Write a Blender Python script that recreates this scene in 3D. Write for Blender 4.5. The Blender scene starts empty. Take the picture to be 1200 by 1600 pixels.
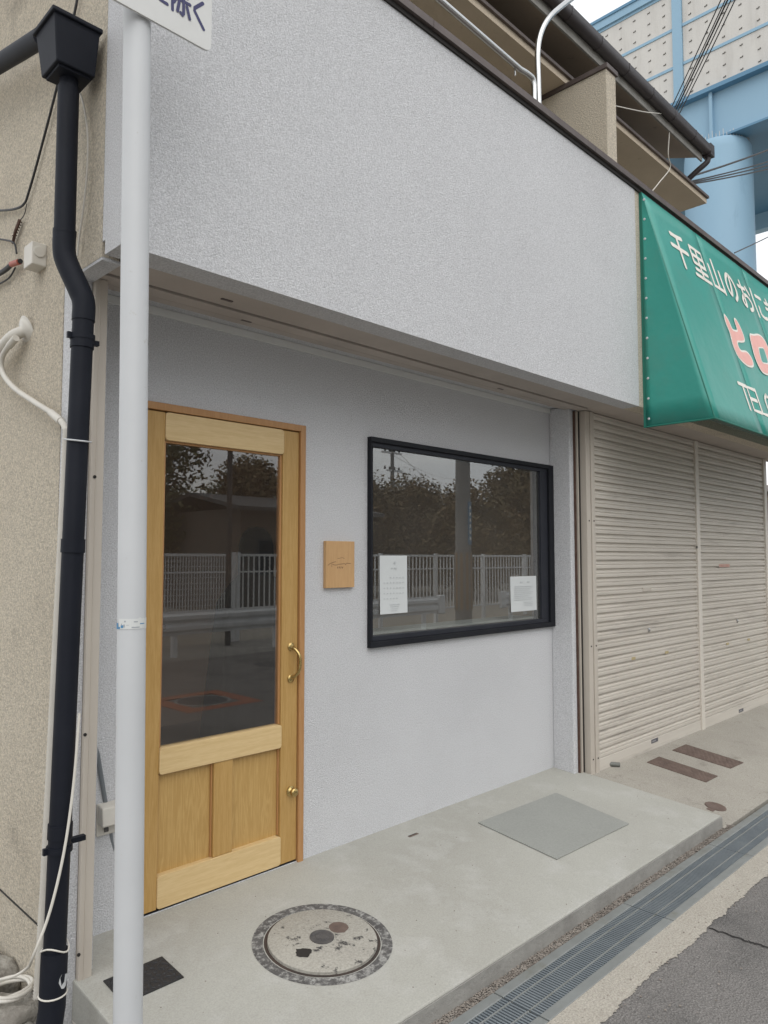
import bpy, bmesh, math, random
from mathutils import Vector, Matrix
R = math.radians
random.seed(7)
sc = bpy.context.scene
COL = sc.collection

# ---------------------------------------------------------------- camera
FPX, CX, CY = 1155.0, 600.0, 800.0          # focal length in photo pixels (photo is 1200 x 1600)
CAM = Vector((0.0, -2.7957, 1.4154))        # X along the facade, Y into the building, Z up; door sill at z = 0
PITCH = math.atan(72.0 / FPX)
YAW = math.atan(1155.0 / FPX * math.cos(PITCH))
c_fh = Vector((math.cos(YAW), math.sin(YAW), 0)); c_r = Vector((math.sin(YAW), -math.cos(YAW), 0)); c_z = Vector((0, 0, 1))
c_f = c_fh * math.cos(PITCH) + c_z * math.sin(PITCH)
c_u = c_z * math.cos(PITCH) - c_fh * math.sin(PITCH)
cd = bpy.data.cameras.new('camera'); cam = bpy.data.objects.new('camera', cd); COL.objects.link(cam)
cd.sensor_fit = 'VERTICAL'; cd.sensor_height = 36.0; cd.lens = 36.0 * FPX / 1600.0
cd.clip_start = 0.05; cd.clip_end = 3000
m3 = Matrix((c_r, c_u, -c_f)).transposed()
cam.matrix_world = Matrix.Translation(CAM) @ m3.to_4x4()
sc.camera = cam

# ---------------------------------------------------------------- world, sun, exposure
SUN_EL, SUN_AZ = 54.0, 206.0     # azimuth measured from +Y towards +X: light comes from the street side
w = bpy.data.worlds.new('World'); sc.world = w; w.use_nodes = True
nt = w.node_tree; nt.nodes.clear()
out = nt.nodes.new('ShaderNodeOutputWorld'); mixs = nt.nodes.new('ShaderNodeMixShader')
b1 = nt.nodes.new('ShaderNodeBackground'); b2 = nt.nodes.new('ShaderNodeBackground')
sky = nt.nodes.new('ShaderNodeTexSky'); sky.sky_type = 'NISHITA'; sky.sun_disc = False
sky.sun_elevation = R(SUN_EL); sky.sun_rotation = R(SUN_AZ)
b1.inputs['Strength'].default_value = 0.10
nt.links.new(sky.outputs[0], b1.inputs['Color'])
tc = nt.nodes.new('ShaderNodeTexCoord'); mp = nt.nodes.new('ShaderNodeMapping'); mp.inputs['Scale'].default_value = (1, 1, 3.2)
nz = nt.nodes.new('ShaderNodeTexNoise'); nz.inputs['Scale'].default_value = 2.6; nz.inputs['Detail'].default_value = 7; nz.inputs['Roughness'].default_value = .55
cr = nt.nodes.new('ShaderNodeValToRGB')
cr.color_ramp.elements[0].position = .32; cr.color_ramp.elements[0].color = (.56, .59, .64, 1)
cr.color_ramp.elements[1].position = .66; cr.color_ramp.elements[1].color = (.98, .98, .96, 1)
nt.links.new(tc.outputs['Generated'], mp.inputs[0]); nt.links.new(mp.outputs[0], nz.inputs['Vector'])
nt.links.new(nz.outputs['Fac'], cr.inputs[0]); nt.links.new(cr.outputs[0], b2.inputs['Color'])
b2.inputs['Strength'].default_value = 1.12
mixs.inputs[0].default_value = .88
nt.links.new(b1.outputs[0], mixs.inputs[1]); nt.links.new(b2.outputs[0], mixs.inputs[2]); nt.links.new(mixs.outputs[0], out.inputs[0])
sl = bpy.data.lights.new('sun', 'SUN'); so = bpy.data.objects.new('sun', sl); COL.objects.link(so)
sl.energy = 1.2; sl.angle = R(70); sl.color = (1, .97, .92)
sd = Vector((math.sin(R(SUN_AZ)) * math.cos(R(SUN_EL)), math.cos(R(SUN_AZ)) * math.cos(R(SUN_EL)), math.sin(R(SUN_EL))))
so.rotation_euler = sd.to_track_quat('Z', 'Y').to_euler(); so.location = sd * 30
sc.view_settings.view_transform = 'Standard'; sc.view_settings.look = 'None'; sc.view_settings.gamma = 1; sc.view_settings.exposure = 0.50
sc.view_settings.use_curve_mapping = False
sc.cycles.max_bounces = 8; sc.cycles.transparent_max_bounces = 16; sc.cycles.use_denoising = True

# ---------------------------------------------------------------- pixel helpers: a pixel is a direction, a plane gives the distance
def ray(x, y): return c_r * ((x - CX) / FPX) - c_u * ((y - CY) / FPX) + c_f
def on(x, y, ax, v):
    d = ray(x, y); return CAM + d * ((v - CAM[ax]) / d[ax])
def atX(x, y, v): return on(x, y, 0, v)
def atY(x, y, v): return on(x, y, 1, v)
def atZ(x, y, v): return on(x, y, 2, v)
def slope(x, y, s, z0=0.0):
    d = ray(x, y); return CAM + d * ((s * CAM.y + z0 - CAM.z) / (d.z - s * d.y))
def depth(x, y, t): return CAM + ray(x, y) * t
def mirror(x, y, z):
    q = atZ(x, y, z); return Vector((q.x, -q.y, q.z))

# ---------------------------------------------------------------- materials
MATS = {}
def newmat(name):
    m = bpy.data.materials.new(name); m.use_nodes = True; MATS[name] = m
    return m, m.node_tree, m.node_tree.nodes['Principled BSDF']
def pm(name, col, rough=.6, metal=0, var=None, vscale=3., vamt=.5, vdetail=5, stretch=(1, 1, 1), bumps=(), spec=.5, var2=None, v2scale=1., v2lo=.5, v2hi=.7, rvar=0., grain=None, world=False):
    """procedural paint/stone/metal: base colour, a second tone mixed in by noise, an optional patchy wear tone, layered bump."""
    m, t, b = newmat(name); N = t.nodes; L = t.links
    b.inputs['Roughness'].default_value = rough; b.inputs['Metallic'].default_value = metal
    b.inputs['Specular IOR Level'].default_value = spec
    tc = N.new('ShaderNodeTexCoord'); mp = N.new('ShaderNodeMapping'); mp.inputs['Scale'].default_value = stretch
    if world: L.new(N.new('ShaderNodeNewGeometry').outputs['Position'], mp.inputs[0])
    else: L.new(tc.outputs['Object'], mp.inputs[0])
    def noise(scale, detail=5, rgh=.6):
        n = N.new('ShaderNodeTexNoise'); n.inputs['Scale'].default_value = scale; n.inputs['Detail'].default_value = detail
        n.inputs['Roughness'].default_value = rgh; L.new(mp.outputs[0], n.inputs['Vector']); return n
    src = None
    c0 = (*col, 1)
    if var:
        n = noise(vscale, vdetail); r = N.new('ShaderNodeValToRGB')
        r.color_ramp.elements[0].position = .5 - .5 * (1 - vamt) * .6 - .04; r.color_ramp.elements[1].position = .5 + .5 * (1 - vamt) * .6 + .12
        r.color_ramp.elements[0].color = c0; r.color_ramp.elements[1].color = (*var, 1)
        L.new(n.outputs['Fac'], r.inputs[0]); src = r.outputs[0]
    if var2:
        n = noise(v2scale, 9, .68); r = N.new('ShaderNodeValToRGB')
        r.color_ramp.elements[0].position = v2lo; r.color_ramp.elements[1].position = v2hi
        mx = N.new('ShaderNodeMix'); mx.data_type = 'RGBA'
        L.new(n.outputs['Fac'], r.inputs[0]); L.new(r.outputs[0], mx.inputs[0])
        if src: L.new(src, mx.inputs[6])
        else: mx.inputs[6].default_value = c0
        mx.inputs[7].default_value = (*var2, 1); src = mx.outputs[2]
    if grain:  # fine colour speckle; on the stuccos it stands in for shade in pits
        n = noise(grain[0], 5, .75); mr = N.new('ShaderNodeMapRange'); mr.inputs[1].default_value = .36; mr.inputs[2].default_value = .62
        mr.inputs[3].default_value = grain[1]; mr.inputs[4].default_value = 1.03; L.new(n.outputs['Fac'], mr.inputs[0])
        mx = N.new('ShaderNodeMix'); mx.data_type = 'RGBA'; mx.blend_type = 'MULTIPLY'; mx.inputs[0].default_value = 1
        if src: L.new(src, mx.inputs[6])
        else: mx.inputs[6].default_value = c0
        L.new(mr.outputs[0], mx.inputs[7]); src = mx.outputs[2]
    if src: L.new(src, b.inputs['Base Color'])
    else: b.inputs['Base Color'].default_value = c0
    if rvar:
        n = noise(vscale * 2, 4); mr = N.new('ShaderNodeMapRange'); mr.inputs[3].default_value = rough - rvar; mr.inputs[4].default_value = rough + rvar
        L.new(n.outputs['Fac'], mr.inputs[0]); L.new(mr.outputs[0], b.inputs['Roughness'])
    prev = None
    for kind, scale, stren, dist in bumps:
        if kind == 'n': n = noise(scale, 3); o = n.outputs['Fac']
        elif kind == 'r': n = noise(scale, 6, .72); o = n.outputs['Fac']
        else:
            n = N.new('ShaderNodeTexVoronoi'); n.inputs['Scale'].default_value = scale; L.new(mp.outputs[0], n.inputs['Vector']); o = n.outputs['Distance']
        bp = N.new('ShaderNodeBump'); bp.inputs['Strength'].default_value = stren; bp.inputs['Distance'].default_value = dist
        L.new(o, bp.inputs['Height'])
        if prev: L.new(prev.outputs[0], bp.inputs['Normal'])
        prev = bp
    if prev: L.new(prev.outputs[0], b.inputs['Normal'])
    return m
def wood(name, c1, c2, axis='Z', rough=.45, knots=False):
    m, t, b = newmat(name); N = t.nodes; L = t.links
    tc = N.new('ShaderNodeTexCoord'); mp = N.new('ShaderNodeMapping')
    s = {'Z': (9, 9, .55), 'X': (.55, 9, 9)}[axis]
    mp.inputs['Scale'].default_value = s; L.new(tc.outputs['Object'], mp.inputs[0])
    n = N.new('ShaderNodeTexNoise'); n.inputs['Scale'].default_value = 2.2 if knots else 6; n.inputs['Detail'].default_value = 4; n.inputs['Distortion'].default_value = 1.4 if knots else .3
    L.new(mp.outputs[0], n.inputs['Vector'])
    mu = N.new('ShaderNodeMath'); mu.operation = 'MULTIPLY'; mu.inputs[1].default_value = 16 if knots else 7
    fr = N.new('ShaderNodeMath'); fr.operation = 'PINGPONG'; fr.inputs[1].default_value = 1.0
    L.new(n.outputs['Fac'], mu.inputs[0]); L.new(mu.outputs[0], fr.inputs[0])
    n2 = N.new('ShaderNodeTexNoise'); n2.inputs['Scale'].default_value = 45; n2.inputs['Detail'].default_value = 3; L.new(mp.outputs[0], n2.inputs['Vector'])
    ad = N.new('ShaderNodeMath'); ad.operation = 'MULTIPLY_ADD'; ad.inputs[1].default_value = .6 if knots else .35
    L.new(fr.outputs[0], ad.inputs[0]); L.new(n2.outputs['Fac'], ad.inputs[2])
    r = N.new('ShaderNodeValToRGB'); r.color_ramp.elements[0].position = .3; r.color_ramp.elements[1].position = 1.0
    r.color_ramp.elements[0].color = (*c1, 1); r.color_ramp.elements[1].color = (*c2, 1)
    L.new(ad.outputs[0], r.inputs[0]); L.new(r.outputs[0], b.inputs['Base Color'])
    b.inputs['Roughness'].default_value = rough
    bp = N.new('ShaderNodeBump'); bp.inputs['Strength'].default_value = .12; bp.inputs['Distance'].default_value = .002
    L.new(n2.outputs['Fac'], bp.inputs['Height']); L.new(bp.outputs[0], b.inputs['Normal'])
    return m
def glassmat(name, ior, tint=(.9, .92, .92), film=.05):
    m = bpy.data.materials.new(name); m.use_nodes = True; t = m.node_tree; N = t.nodes; L = t.links; N.clear()
    o = N.new('ShaderNodeOutputMaterial'); mx = N.new('ShaderNodeMixShader'); tr = N.new('ShaderNodeBsdfTransparent'); gl = N.new('ShaderNodeBsdfGlossy')
    fz = N.new('ShaderNodeFresnel'); gm = N.new('ShaderNodeNewGeometry'); mi = N.new('ShaderNodeMapRange'); mi.inputs[3].default_value = ior; mi.inputs[4].default_value = 1 / ior   # thin pane: same reflection from both sides
    L.new(gm.outputs['Backfacing'], mi.inputs[0]); L.new(mi.outputs[0], fz.inputs['IOR'])
    tr.inputs['Color'].default_value = (*tint, 1); gl.inputs['Roughness'].default_value = 0.0; gl.inputs['Color'].default_value = (1, 1, 1, 1)
    L.new(fz.outputs[0], mx.inputs[0]); L.new(tr.outputs[0], mx.inputs[1]); L.new(gl.outputs[0], mx.inputs[2])
    df = N.new('ShaderNodeBsdfDiffuse'); df.inputs['Color'].default_value = (.72, .68, .63, 1)      # thin film of dust, uneven
    tc = N.new('ShaderNodeTexCoord'); nz = N.new('ShaderNodeTexNoise'); nz.inputs['Scale'].default_value = 2.2; nz.inputs['Detail'].default_value = 6
    mr = N.new('ShaderNodeMapRange'); mr.inputs[1].default_value = .3; mr.inputs[2].default_value = .7; mr.inputs[3].default_value = film * .7; mr.inputs[4].default_value = film * 1.3
    m2 = N.new('ShaderNodeMixShader'); L.new(tc.outputs['Object'], nz.inputs['Vector']); L.new(nz.outputs['Fac'], mr.inputs[0]); L.new(mr.outputs[0], m2.inputs[0])
    L.new(mx.outputs[0], m2.inputs[1]); L.new(df.outputs[0], m2.inputs[2]); L.new(m2.outputs[0], o.inputs[0])
    return m

M_white = pm('white_stucco', (.79, .793, .81), .9, var=(.74, .743, .76), vscale=1.3, vamt=.3, bumps=(('r', 170, .85, .011),), spec=.15, grain=(175, .68), var2=(.70, .70, .715), v2scale=.9, v2lo=.5, v2hi=.9)
M_beige = pm('beige_stucco', (.86, .775, .635), .92, grain=(110, .60), var=(.78, .69, .555), vscale=1.1, vamt=.3, bumps=(('r', 95, 1.0, .020),), spec=.15, var2=(.36, .315, .26), v2scale=2.2, v2lo=.60, v2hi=.88)
M_conc = pm('pale_concrete', (.445, .44, .40), .85, grain=(160, .84), var=(.35, .34, .305), vscale=1.1, vamt=.35, bumps=(('n', 35, .12, .006), ('n', 300, .2, .002)), spec=.25, var2=(.50, .495, .47), v2scale=4.5, v2lo=.50, v2hi=.85)
M_conc_rough = pm('weathered_concrete', (.36, .35, .325), .9, var=(.22, .21, .195), vscale=7, vamt=.35, bumps=(('n', 40, .4, .01), ('n', 250, .4, .004)), spec=.2)
M_apron = pm('apron_concrete', (.44, .415, .365), .92, grain=(130, .72), var=(.35, .325, .285), vscale=2.4, vamt=.3, bumps=(('n', 60, .3, .006), ('v', 180, .35, .004)), spec=.2, var2=(.24, .215, .185), v2scale=5, v2lo=.58, v2hi=.8)
M_strip = pm('exposed_concrete', (.50, .465, .405), .95, grain=(120, .66), var=(.43, .395, .34), vscale=12, vamt=.3, bumps=(('v', 150, .6, .006),), spec=.2)
M_asph = pm('asphalt', (.20, .19, .18), .95, grain=(170, .5), var=(.34, .32, .305), vscale=140, vamt=.45, bumps=(('v', 130, .8, .008), ('n', 30, .2, .01)), spec=.25, var2=(.15, .145, .14), v2scale=1.1)
M_soffit = pm('soffit_steel', (.50, .44, .39), .6, var=(.36, .32, .285), vscale=2.5, vamt=.3, bumps=(('n', 14, .08, .01),))
M_soffit2 = pm('eave_boards', (.52, .44, .34), .85, var=(.42, .35, .265), vscale=2.2, vamt=.3, bumps=(('n', 60, .3, .006),), var2=(.14, .115, .09), v2scale=9, v2lo=.62, v2hi=.82)
M_cap = pm('brown_cap_metal', (.085, .065, .06), .5, metal=.2, var=(.14, .115, .105), vscale=9, vamt=.4, bumps=(('n', 20, .12, .006),))
M_gut = pm('brown_gutter', (.035, .028, .03), .42, var=(.055, .046, .046), vscale=6, vamt=.4)
M_navy = pm('navy_pipe', (.008, .0095, .015), .55, spec=.17, var=(.015, .017, .024), vscale=5, vamt=.35, bumps=(('n', 18, .05, .004),))
M_beigemet = pm('beige_enamel', (.53, .48, .415), .55, var=(.46, .41, .355), vscale=5, vamt=.4, stretch=(1, 1, .4), bumps=(('n', 16, .05, .004),))
M_slat = pm('shutter_enamel', (.63, .585, .52), .55, world=True, var=(.53, .485, .425), vscale=2.6, vamt=.35, stretch=(.5, 1, 9), bumps=(('n', 9, .06, .008),), var2=(.20, .175, .15), v2scale=2.3, v2lo=.555, v2hi=.90)
M_post = pm('post_enamel', (.68, .63, .56), .5, var=(.62, .57, .5), vscale=6)
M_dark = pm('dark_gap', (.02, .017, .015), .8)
M_rust = pm('rusty_steel', (.06, .032, .024), .9, var=(.13, .075, .055), vscale=25, vamt=.4, bumps=(('n', 90, .5, .004),))
M_rustplate = pm('rusty_plate', (.12, .085, .072), .75, var=(.20, .145, .12), vscale=18, vamt=.4, metal=.25, bumps=(('n', 90, .25, .003),))
M_wood_st = wood('honey_wood', (.50, .315, .115), (.40, .235, .07), 'Z')
M_wood_rail = wood('pale_wood', (.68, .51, .27), (.58, .41, .195), 'X')
M_wood_pan = wood('figured_wood', (.53, .345, .13), (.43, .265, .088), 'Z', knots=True)
M_wood_fr = wood('frame_wood', (.46, .25, .105), (.38, .19, .07), 'Z')
M_wood_plq = wood('plaque_wood', (.56, .35, .17), (.49, .29, .13), 'Z')
M_wood_int = wood('counter_wood', (.38, .21, .11), (.28, .15, .07), 'X')
M_burn = pm('burnt_mark', (.10, .055, .03), .8)
M_brass = pm('brass', (.55, .40, .17), .28, metal=1, var=(.42, .30, .12), vscale=30, rvar=.08)
M_black = pm('black_aluminium', (.010, .011, .015), .5, spec=.22, var=(.016, .017, .021), vscale=8)
M_sash = pm('sash_aluminium', (.022, .024, .032), .5, spec=.25, var=(.03, .032, .04), vscale=8)
M_glass_w = glassmat('window_glass', 2.15, (.80, .82, .81), .03); M_glass_d = glassmat('door_glass', 1.85, (.92, .90, .87), .01)
M_paper = pm('paper', (.60, .62, .62), .9, bumps=(('n', 12, .1, .004),)); M_ink = pm('faint_ink', (.52, .54, .55), .9)
M_pole = pm('white_paint', (.545, .555, .565), .5, var=(.50, .51, .52), vscale=4, vamt=.3, bumps=(('n', 25, .06, .003),), var2=(.45, .44, .42), v2scale=30, v2lo=.655, v2hi=.72)
M_sign = pm('sign_white', (.60, .60, .585), .4, var=(.55, .55, .53), vscale=5); M_signink = pm('sign_navy', (.025, .025, .10), .5)
M_stick = pm('sticker', (.60, .61, .60), .5); M_blue = pm('sticker_blue', (.06, .22, .40), .5); M_greyink = pm('sticker_grey', (.32, .34, .36), .6)
M_green = pm('green_pvc', (.022, .255, .205), .42, var=(.032, .30, .245), vscale=1.2, vamt=.3, var2=(.05, .26, .21), v2scale=2.5, bumps=(('n', 4, .2, .035), ('n', 300, .10, .001)), spec=.6)
M_hem = pm('hem_green', (.012, .155, .115), .6)
M_letter = pm('letter_white', (.80, .76, .70), .5, var=(.70, .66, .58), vscale=15); M_pink = pm('letter_pink', (.80, .42, .37), .5, var=(.72, .36, .31), vscale=12)
M_mat = pm('grey_rubber', (.305, .31, .288), .75, var=(.27, .275, .255), grain=(90, .9), vscale=3, vamt=.3, bumps=(('n', 260, .2, .002),))
M_blackmat = pm('black_rubber', (.022, .022, .024), .6, bumps=(('v', 60, .6, .006),))
M_iron = pm('cast_iron', (.05, .048, .048), .8, var=(.12, .11, .105), vscale=40, vamt=.4, bumps=(('n', 70, .6, .006),))
M_lidgap = pm('shadow_rust_gap', (.035, .028, .024), .95, var=(.075, .05, .04), vscale=14)
M_lid = pm('worn_lid_paint', (.43, .41, .36), .85, grain=(110, .72), var=(.35, .33, .29), vscale=5, vamt=.3, bumps=(('n', 55, .35, .006), ('v', 120, .2, .003)), var2=(.05, .047, .045), v2scale=19, v2lo=.572, v2hi=.63)
M_ring = pm('worn_ring_paint', (.085, .08, .078), .85, grain=(120, .7), var=(.15, .145, .14), vscale=20, bumps=(('n', 80, .6, .006),), var2=(.37, .365, .345), v2scale=40, v2lo=.49, v2hi=.62)
M_grate = pm('galvanised', (.29, .325, .35), .5, metal=.5, world=True, var=(.21, .24, .265), vscale=9, vamt=.4, rvar=.1)
M_stone = pm('brown_gravel', (.17, .145, .125), .9, var=(.33, .295, .26), vscale=26, vamt=.6)
M_rock = pm('grey_rock', (.23, .21, .185), .9, var=(.13, .12, .10), vscale=8, vamt=.5, bumps=(('n', 14, .8, .03), ('n', 80, .5, .008)), var2=(.36, .34, .30), v2scale=6)
M_steel = pm('stainless_pipe', (.55, .55, .54), .22, metal=1, rvar=.06, vscale=8)
M_plast = pm('white_plastic', (.60, .575, .52), .5, var=(.50, .47, .42), vscale=9, vamt=.4)
M_cable = pm('black_cable', (.018, .018, .02), .55); M_wcable = pm('pale_cable', (.62, .59, .53), .5); M_red = pm('red_tape', (.35, .09, .06), .5)
M_blue_st = pm('blue_steel', (.27, .43, .56), .55, stretch=(1, 1, .3), world=True, var=(.235, .385, .51), vscale=.5, vamt=.3, var2=(.17, .29, .40), v2scale=1.4, v2lo=.6, v2hi=.85)
M_blue_dk = pm('deep_blue_steel', (.115, .25, .38), .55, var=(.09, .21, .33), vscale=.6)
M_panel = pm('barrier_panel', (.60, .58, .545), .6, world=True, var2=(.45, .43, .40), v2scale=1.2, v2lo=.5, v2hi=.8, var=(.53, .515, .49), vscale=.9, vamt=.3, stretch=(1, 2.5, .4))
M_clip = pm('dark_clip', (.10, .09, .08), .7)
M_galv = pm('guardrail_white', (.78, .79, .80), .5, var=(.70, .71, .72), vscale=3)
M_leaf = pm('leaf_green', (.085, .10, .045), .7, var=(.13, .12, .05), vscale=.8, vamt=.4)
M_leaf2 = pm('leaf_rust', (.20, .135, .065), .7, var=(.13, .11, .05), vscale=.7, vamt=.4)
M_bark = pm('bark', (.075, .06, .048), .95, var=(.12, .10, .08), vscale=12, bumps=(('n', 20, .8, .02),))
M_tile = pm('roof_tile', (.05, .052, .056), .6, var=(.075, .077, .08), vscale=6)
M_house = pm('house_wall', (.13, .115, .10), .9, var=(.10, .09, .08), vscale=1.5)
M_poleconc = pm('pole_concrete', (.26, .26, .255), .9, var=(.21, .21, .205), vscale=5, bumps=(('n', 90, .2, .003),))
M_yellow = pm('warning_yellow', (.30, .20, .11), .6); M_brownpatch = pm('brown_paving', (.30, .12, .07), .9, bumps=(('v', 90, .5, .005),))
M_interior = pm('interior_wall', (.66, .48, .37), .9, var=(.62, .45, .34), vscale=1.5); M_floor_in = pm('interior_floor', (.36, .27, .20), .6)
M_jamb = pm('jamb_white', (.66, .66, .64), .7); M_coat = pm('navy_cloth', (.010, .013, .022), .95)
M_tape = pm('faded_red_print', (.48, .19, .145), .7); M_tapebg = pm('tape_pink', (.56, .42, .36), .6)
M_plate = pm('nameplate', (.13, .13, .15), .4, metal=.3); M_plate_l = pm('nameplate_letters', (.42, .41, .42), .4, metal=.3); M_gold = pm('yellowed_label', (.46, .37, .20), .6)

# ---------------------------------------------------------------- mesh builder
class MB:
    def __init__(s): s.v = []; s.f = []
    def add(s, vs, fs):
        o = len(s.v); s.v += [tuple(p) for p in vs]; s.f += [tuple(i + o for i in q) for q in fs]; return s
    def box(s, x0, x1, y0, y1, z0, z1):
        return s.add([(x0, y0, z0), (x1, y0, z0), (x1, y1, z0), (x0, y1, z0), (x0, y0, z1), (x1, y0, z1), (x1, y1, z1), (x0, y1, z1)],
                     [(0, 3, 2, 1), (4, 5, 6, 7), (0, 1, 5, 4), (1, 2, 6, 5), (2, 3, 7, 6), (3, 0, 4, 7)])
    def hexa(s, p):   # 8 points: bottom ring 4, top ring 4
        return s.add(p, [(0, 3, 2, 1), (4, 5, 6, 7), (0, 1, 5, 4), (1, 2, 6, 5), (2, 3, 7, 6), (3, 0, 4, 7)])
    def prism(s, prof, axis, a, b):
        """closed 2-D profile extruded along an axis; profile coords are the other two axes in order"""
        n = len(prof)
        def P(u, v, t): return {'x': (t, u, v), 'y': (u, t, v), 'z': (u, v, t)}[axis]
        vs = [P(u, v, a) for u, v in prof] + [P(u, v, b) for u, v in prof]
        return s.add(vs, [tuple(range(n)), tuple(range(2 * n - 1, n - 1, -1))] + [(i, i + n, (i + 1) % n + n, (i + 1) % n) for i in range(n)])
    def tube(s, pts, r, n=10, cap=True):
        pts = [Vector(p) for p in pts]; k = len(pts); rr = r if isinstance(r, (list, tuple)) else [r] * k
        vs = []; up = None
        for i, p in enumerate(pts):
            d = (pts[min(i + 1, k - 1)] - pts[max(i - 1, 0)]).normalized()
            if up is None: up = d.orthogonal().normalized()
            else:
                up = up - d * up.dot(d); up = up.normalized() if up.length > 1e-6 else d.orthogonal().normalized()
            q = d.cross(up)
            for j in range(n):
                a = 2 * math.pi * j / n; vs.append(p + (up * math.cos(a) + q * math.sin(a)) * rr[i])
        fs = [(i * n + j, i * n + (j + 1) % n, (i + 1) * n + (j + 1) % n, (i + 1) * n + j) for i in range(k - 1) for j in range(n)]
        if cap: fs += [tuple(range(n - 1, -1, -1)), tuple(range((k - 1) * n, k * n))]
        return s.add(vs, fs)
    def lathe(s, prof, c, n=32, axis='z'):
        """profile of (radius, height) about a vertical axis through c"""
        vs = []
        for r, h in prof:
            for j in range(n):
                a = 2 * math.pi * j / n
                p = (r * math.cos(a), r * math.sin(a), h) if axis == 'z' else (r * math.cos(a), -h, r * math.sin(a))
                vs.append((c[0] + p[0], c[1] + p[1], c[2] + p[2]))
        k = len(prof); fs = [(i * n + j, i * n + (j + 1) % n, (i + 1) * n + (j + 1) % n, (i + 1) * n + j) for i in range(k - 1) for j in range(n)]
        if prof[0][0] > 1e-6: fs.append(tuple(range(n - 1, -1, -1)))
        if prof[-1][0] > 1e-6: fs.append(tuple(range((k - 1) * n, k * n)))
        return s.add(vs, fs)
    def ribbon(s, pts, w, O, U, V, Nn, lift, cap=6):
        """flat stroke with round ends on the plane O + u*U + v*V, raised by lift along Nn"""
        pts = [Vector((p[0], p[1])) for p in pts]; out_l = []; out_r = []; h = w / 2
        k = len(pts)
        for i in range(k):
            d = (pts[min(i + 1, k - 1)] - pts[max(i - 1, 0)]).normalized(); nn = Vector((-d.y, d.x))
            out_l.append(pts[i] + nn * h); out_r.append(pts[i] - nn * h)
        d0 = (pts[1] - pts[0]).normalized(); d1 = (pts[-1] - pts[-2]).normalized()
        def arc(c, d, ):
            a0 = math.atan2(d.y, d.x) + math.pi / 2
            return [c + Vector((math.cos(a0 - math.pi * t / cap), math.sin(a0 - math.pi * t / cap))) * h for t in range(1, cap)]
        def T(p): return O + U * p.x + V * p.y + Nn * lift
        n0 = len(s.v)
        vs = out_l + out_r; fs = [(i, i + 1, k + i + 1, k + i) for i in range(k - 1)]
        e1 = arc(pts[-1], d1); e0 = arc(pts[0], -d0)
        b = len(vs); vs += e1; fs.append(tuple([k - 1] + list(range(b, b + len(e1))) + [2 * k - 1]))
        b = len(vs); vs += e0; fs.append(tuple([k] + list(range(b, b + len(e0))) + [0]))
        return s.add([T(p) for p in vs], fs)
    def build(s, name, mat, parent=None, smooth=False, bevel=0, seg=2, auto=None):
        me = bpy.data.meshes.new(name); me.from_pydata(s.v, [], s.f); me.update()
        bm = bmesh.new(); bm.from_mesh(me); bmesh.ops.recalc_face_normals(bm, faces=bm.faces); bm.to_mesh(me); bm.free()
        return link(name, me, mat, parent, smooth, bevel, seg)
def link(name, me, mat, parent=None, smooth=False, bevel=0, seg=2):
    o = bpy.data.objects.new(name, me); COL.objects.link(o)
    if mat and not me.materials: me.materials.append(mat)
    if smooth:
        for p in me.polygons: p.use_smooth = True
        if smooth != 'all':
            md = None
            me.set_sharp_from_angle(angle=R(40))
    if bevel:
        b = o.modifiers.new('bevel', 'BEVEL'); b.width = bevel; b.segments = seg; b.limit_method = 'ANGLE'; b.angle_limit = R(40)
    if parent: setparent(o, parent)
    return o
def setparent(o, p):
    o.parent = p
    mw = Matrix.Identity(4); q = p; chain = []
    while q: chain.append(q); q = q.parent
    for q in reversed(chain): mw = mw @ q.matrix_parent_inverse @ q.matrix_basis
    o.matrix_parent_inverse = mw.inverted()
def thing(name, label, cat, loc=(0, 0, 0), group=None):
    o = bpy.data.objects.new(name, None); COL.objects.link(o); o.location = loc; o.empty_display_size = .1
    return tag(o, label, cat, group)
def tag(o, label, cat, group=None):
    o['label'] = label; o['category'] = cat
    if group: o['group'] = group
    return o
def struct(o): o['kind'] = 'structure'; return o
def stuff(o): o['kind'] = 'stuff'; return o
def smoothpath(pts, n=6):
    """Catmull-Rom through the points"""
    pts = [Vector(p) for p in pts]; P = [pts[0] * 2 - pts[1]] + pts + [pts[-1] * 2 - pts[-2]]; o = []
    for i in range(1, len(P) - 2):
        for k in range(n):
            t = k / n; a, b, c, d = P[i - 1], P[i], P[i + 1], P[i + 2]
            o.append(.5 * ((2 * b) + (c - a) * t + (2 * a - 5 * b + 4 * c - d) * t * t + (3 * b - a - 3 * c + d) * t ** 3))
    o.append(pts[-1]); return o
X_, Y_, Z_ = Vector((1, 0, 0)), Vector((0, 1, 0)), Vector((0, 0, 1))

# ================================================================ THE SETTING
S = .08                              # the porch falls towards the street
GZ = -.150                           # level of the drain and road edge
YU, ZU, ZT = -.568, 2.42, 3.92       # overhanging upper front: plane, underside, top
def sheet(name, mat, x0, x1, y0, y1, zf, nx=1, ny=1):
    b = MB()
    for i in range(nx + 1):
        for j in range(ny + 1):
            x = x0 + (x1 - x0) * i / nx; y = y0 + (y1 - y0) * j / ny; b.v.append((x, y, zf(x, y)))
    b.f = [(i * (ny + 1) + j, (i + 1) * (ny + 1) + j, (i + 1) * (ny + 1) + j + 1, i * (ny + 1) + j + 1) for i in range(nx) for j in range(ny)]
    return struct(b.build(name, mat))
sheet('ground', M_apron, -400, 400, -400, 400, lambda x, y: -.24)
sheet('road', M_asph, -60, 200, -7.75, -1.36, lambda x, y: GZ - .005 + (0 if y > -2 else -.05), 1, 1)
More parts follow.
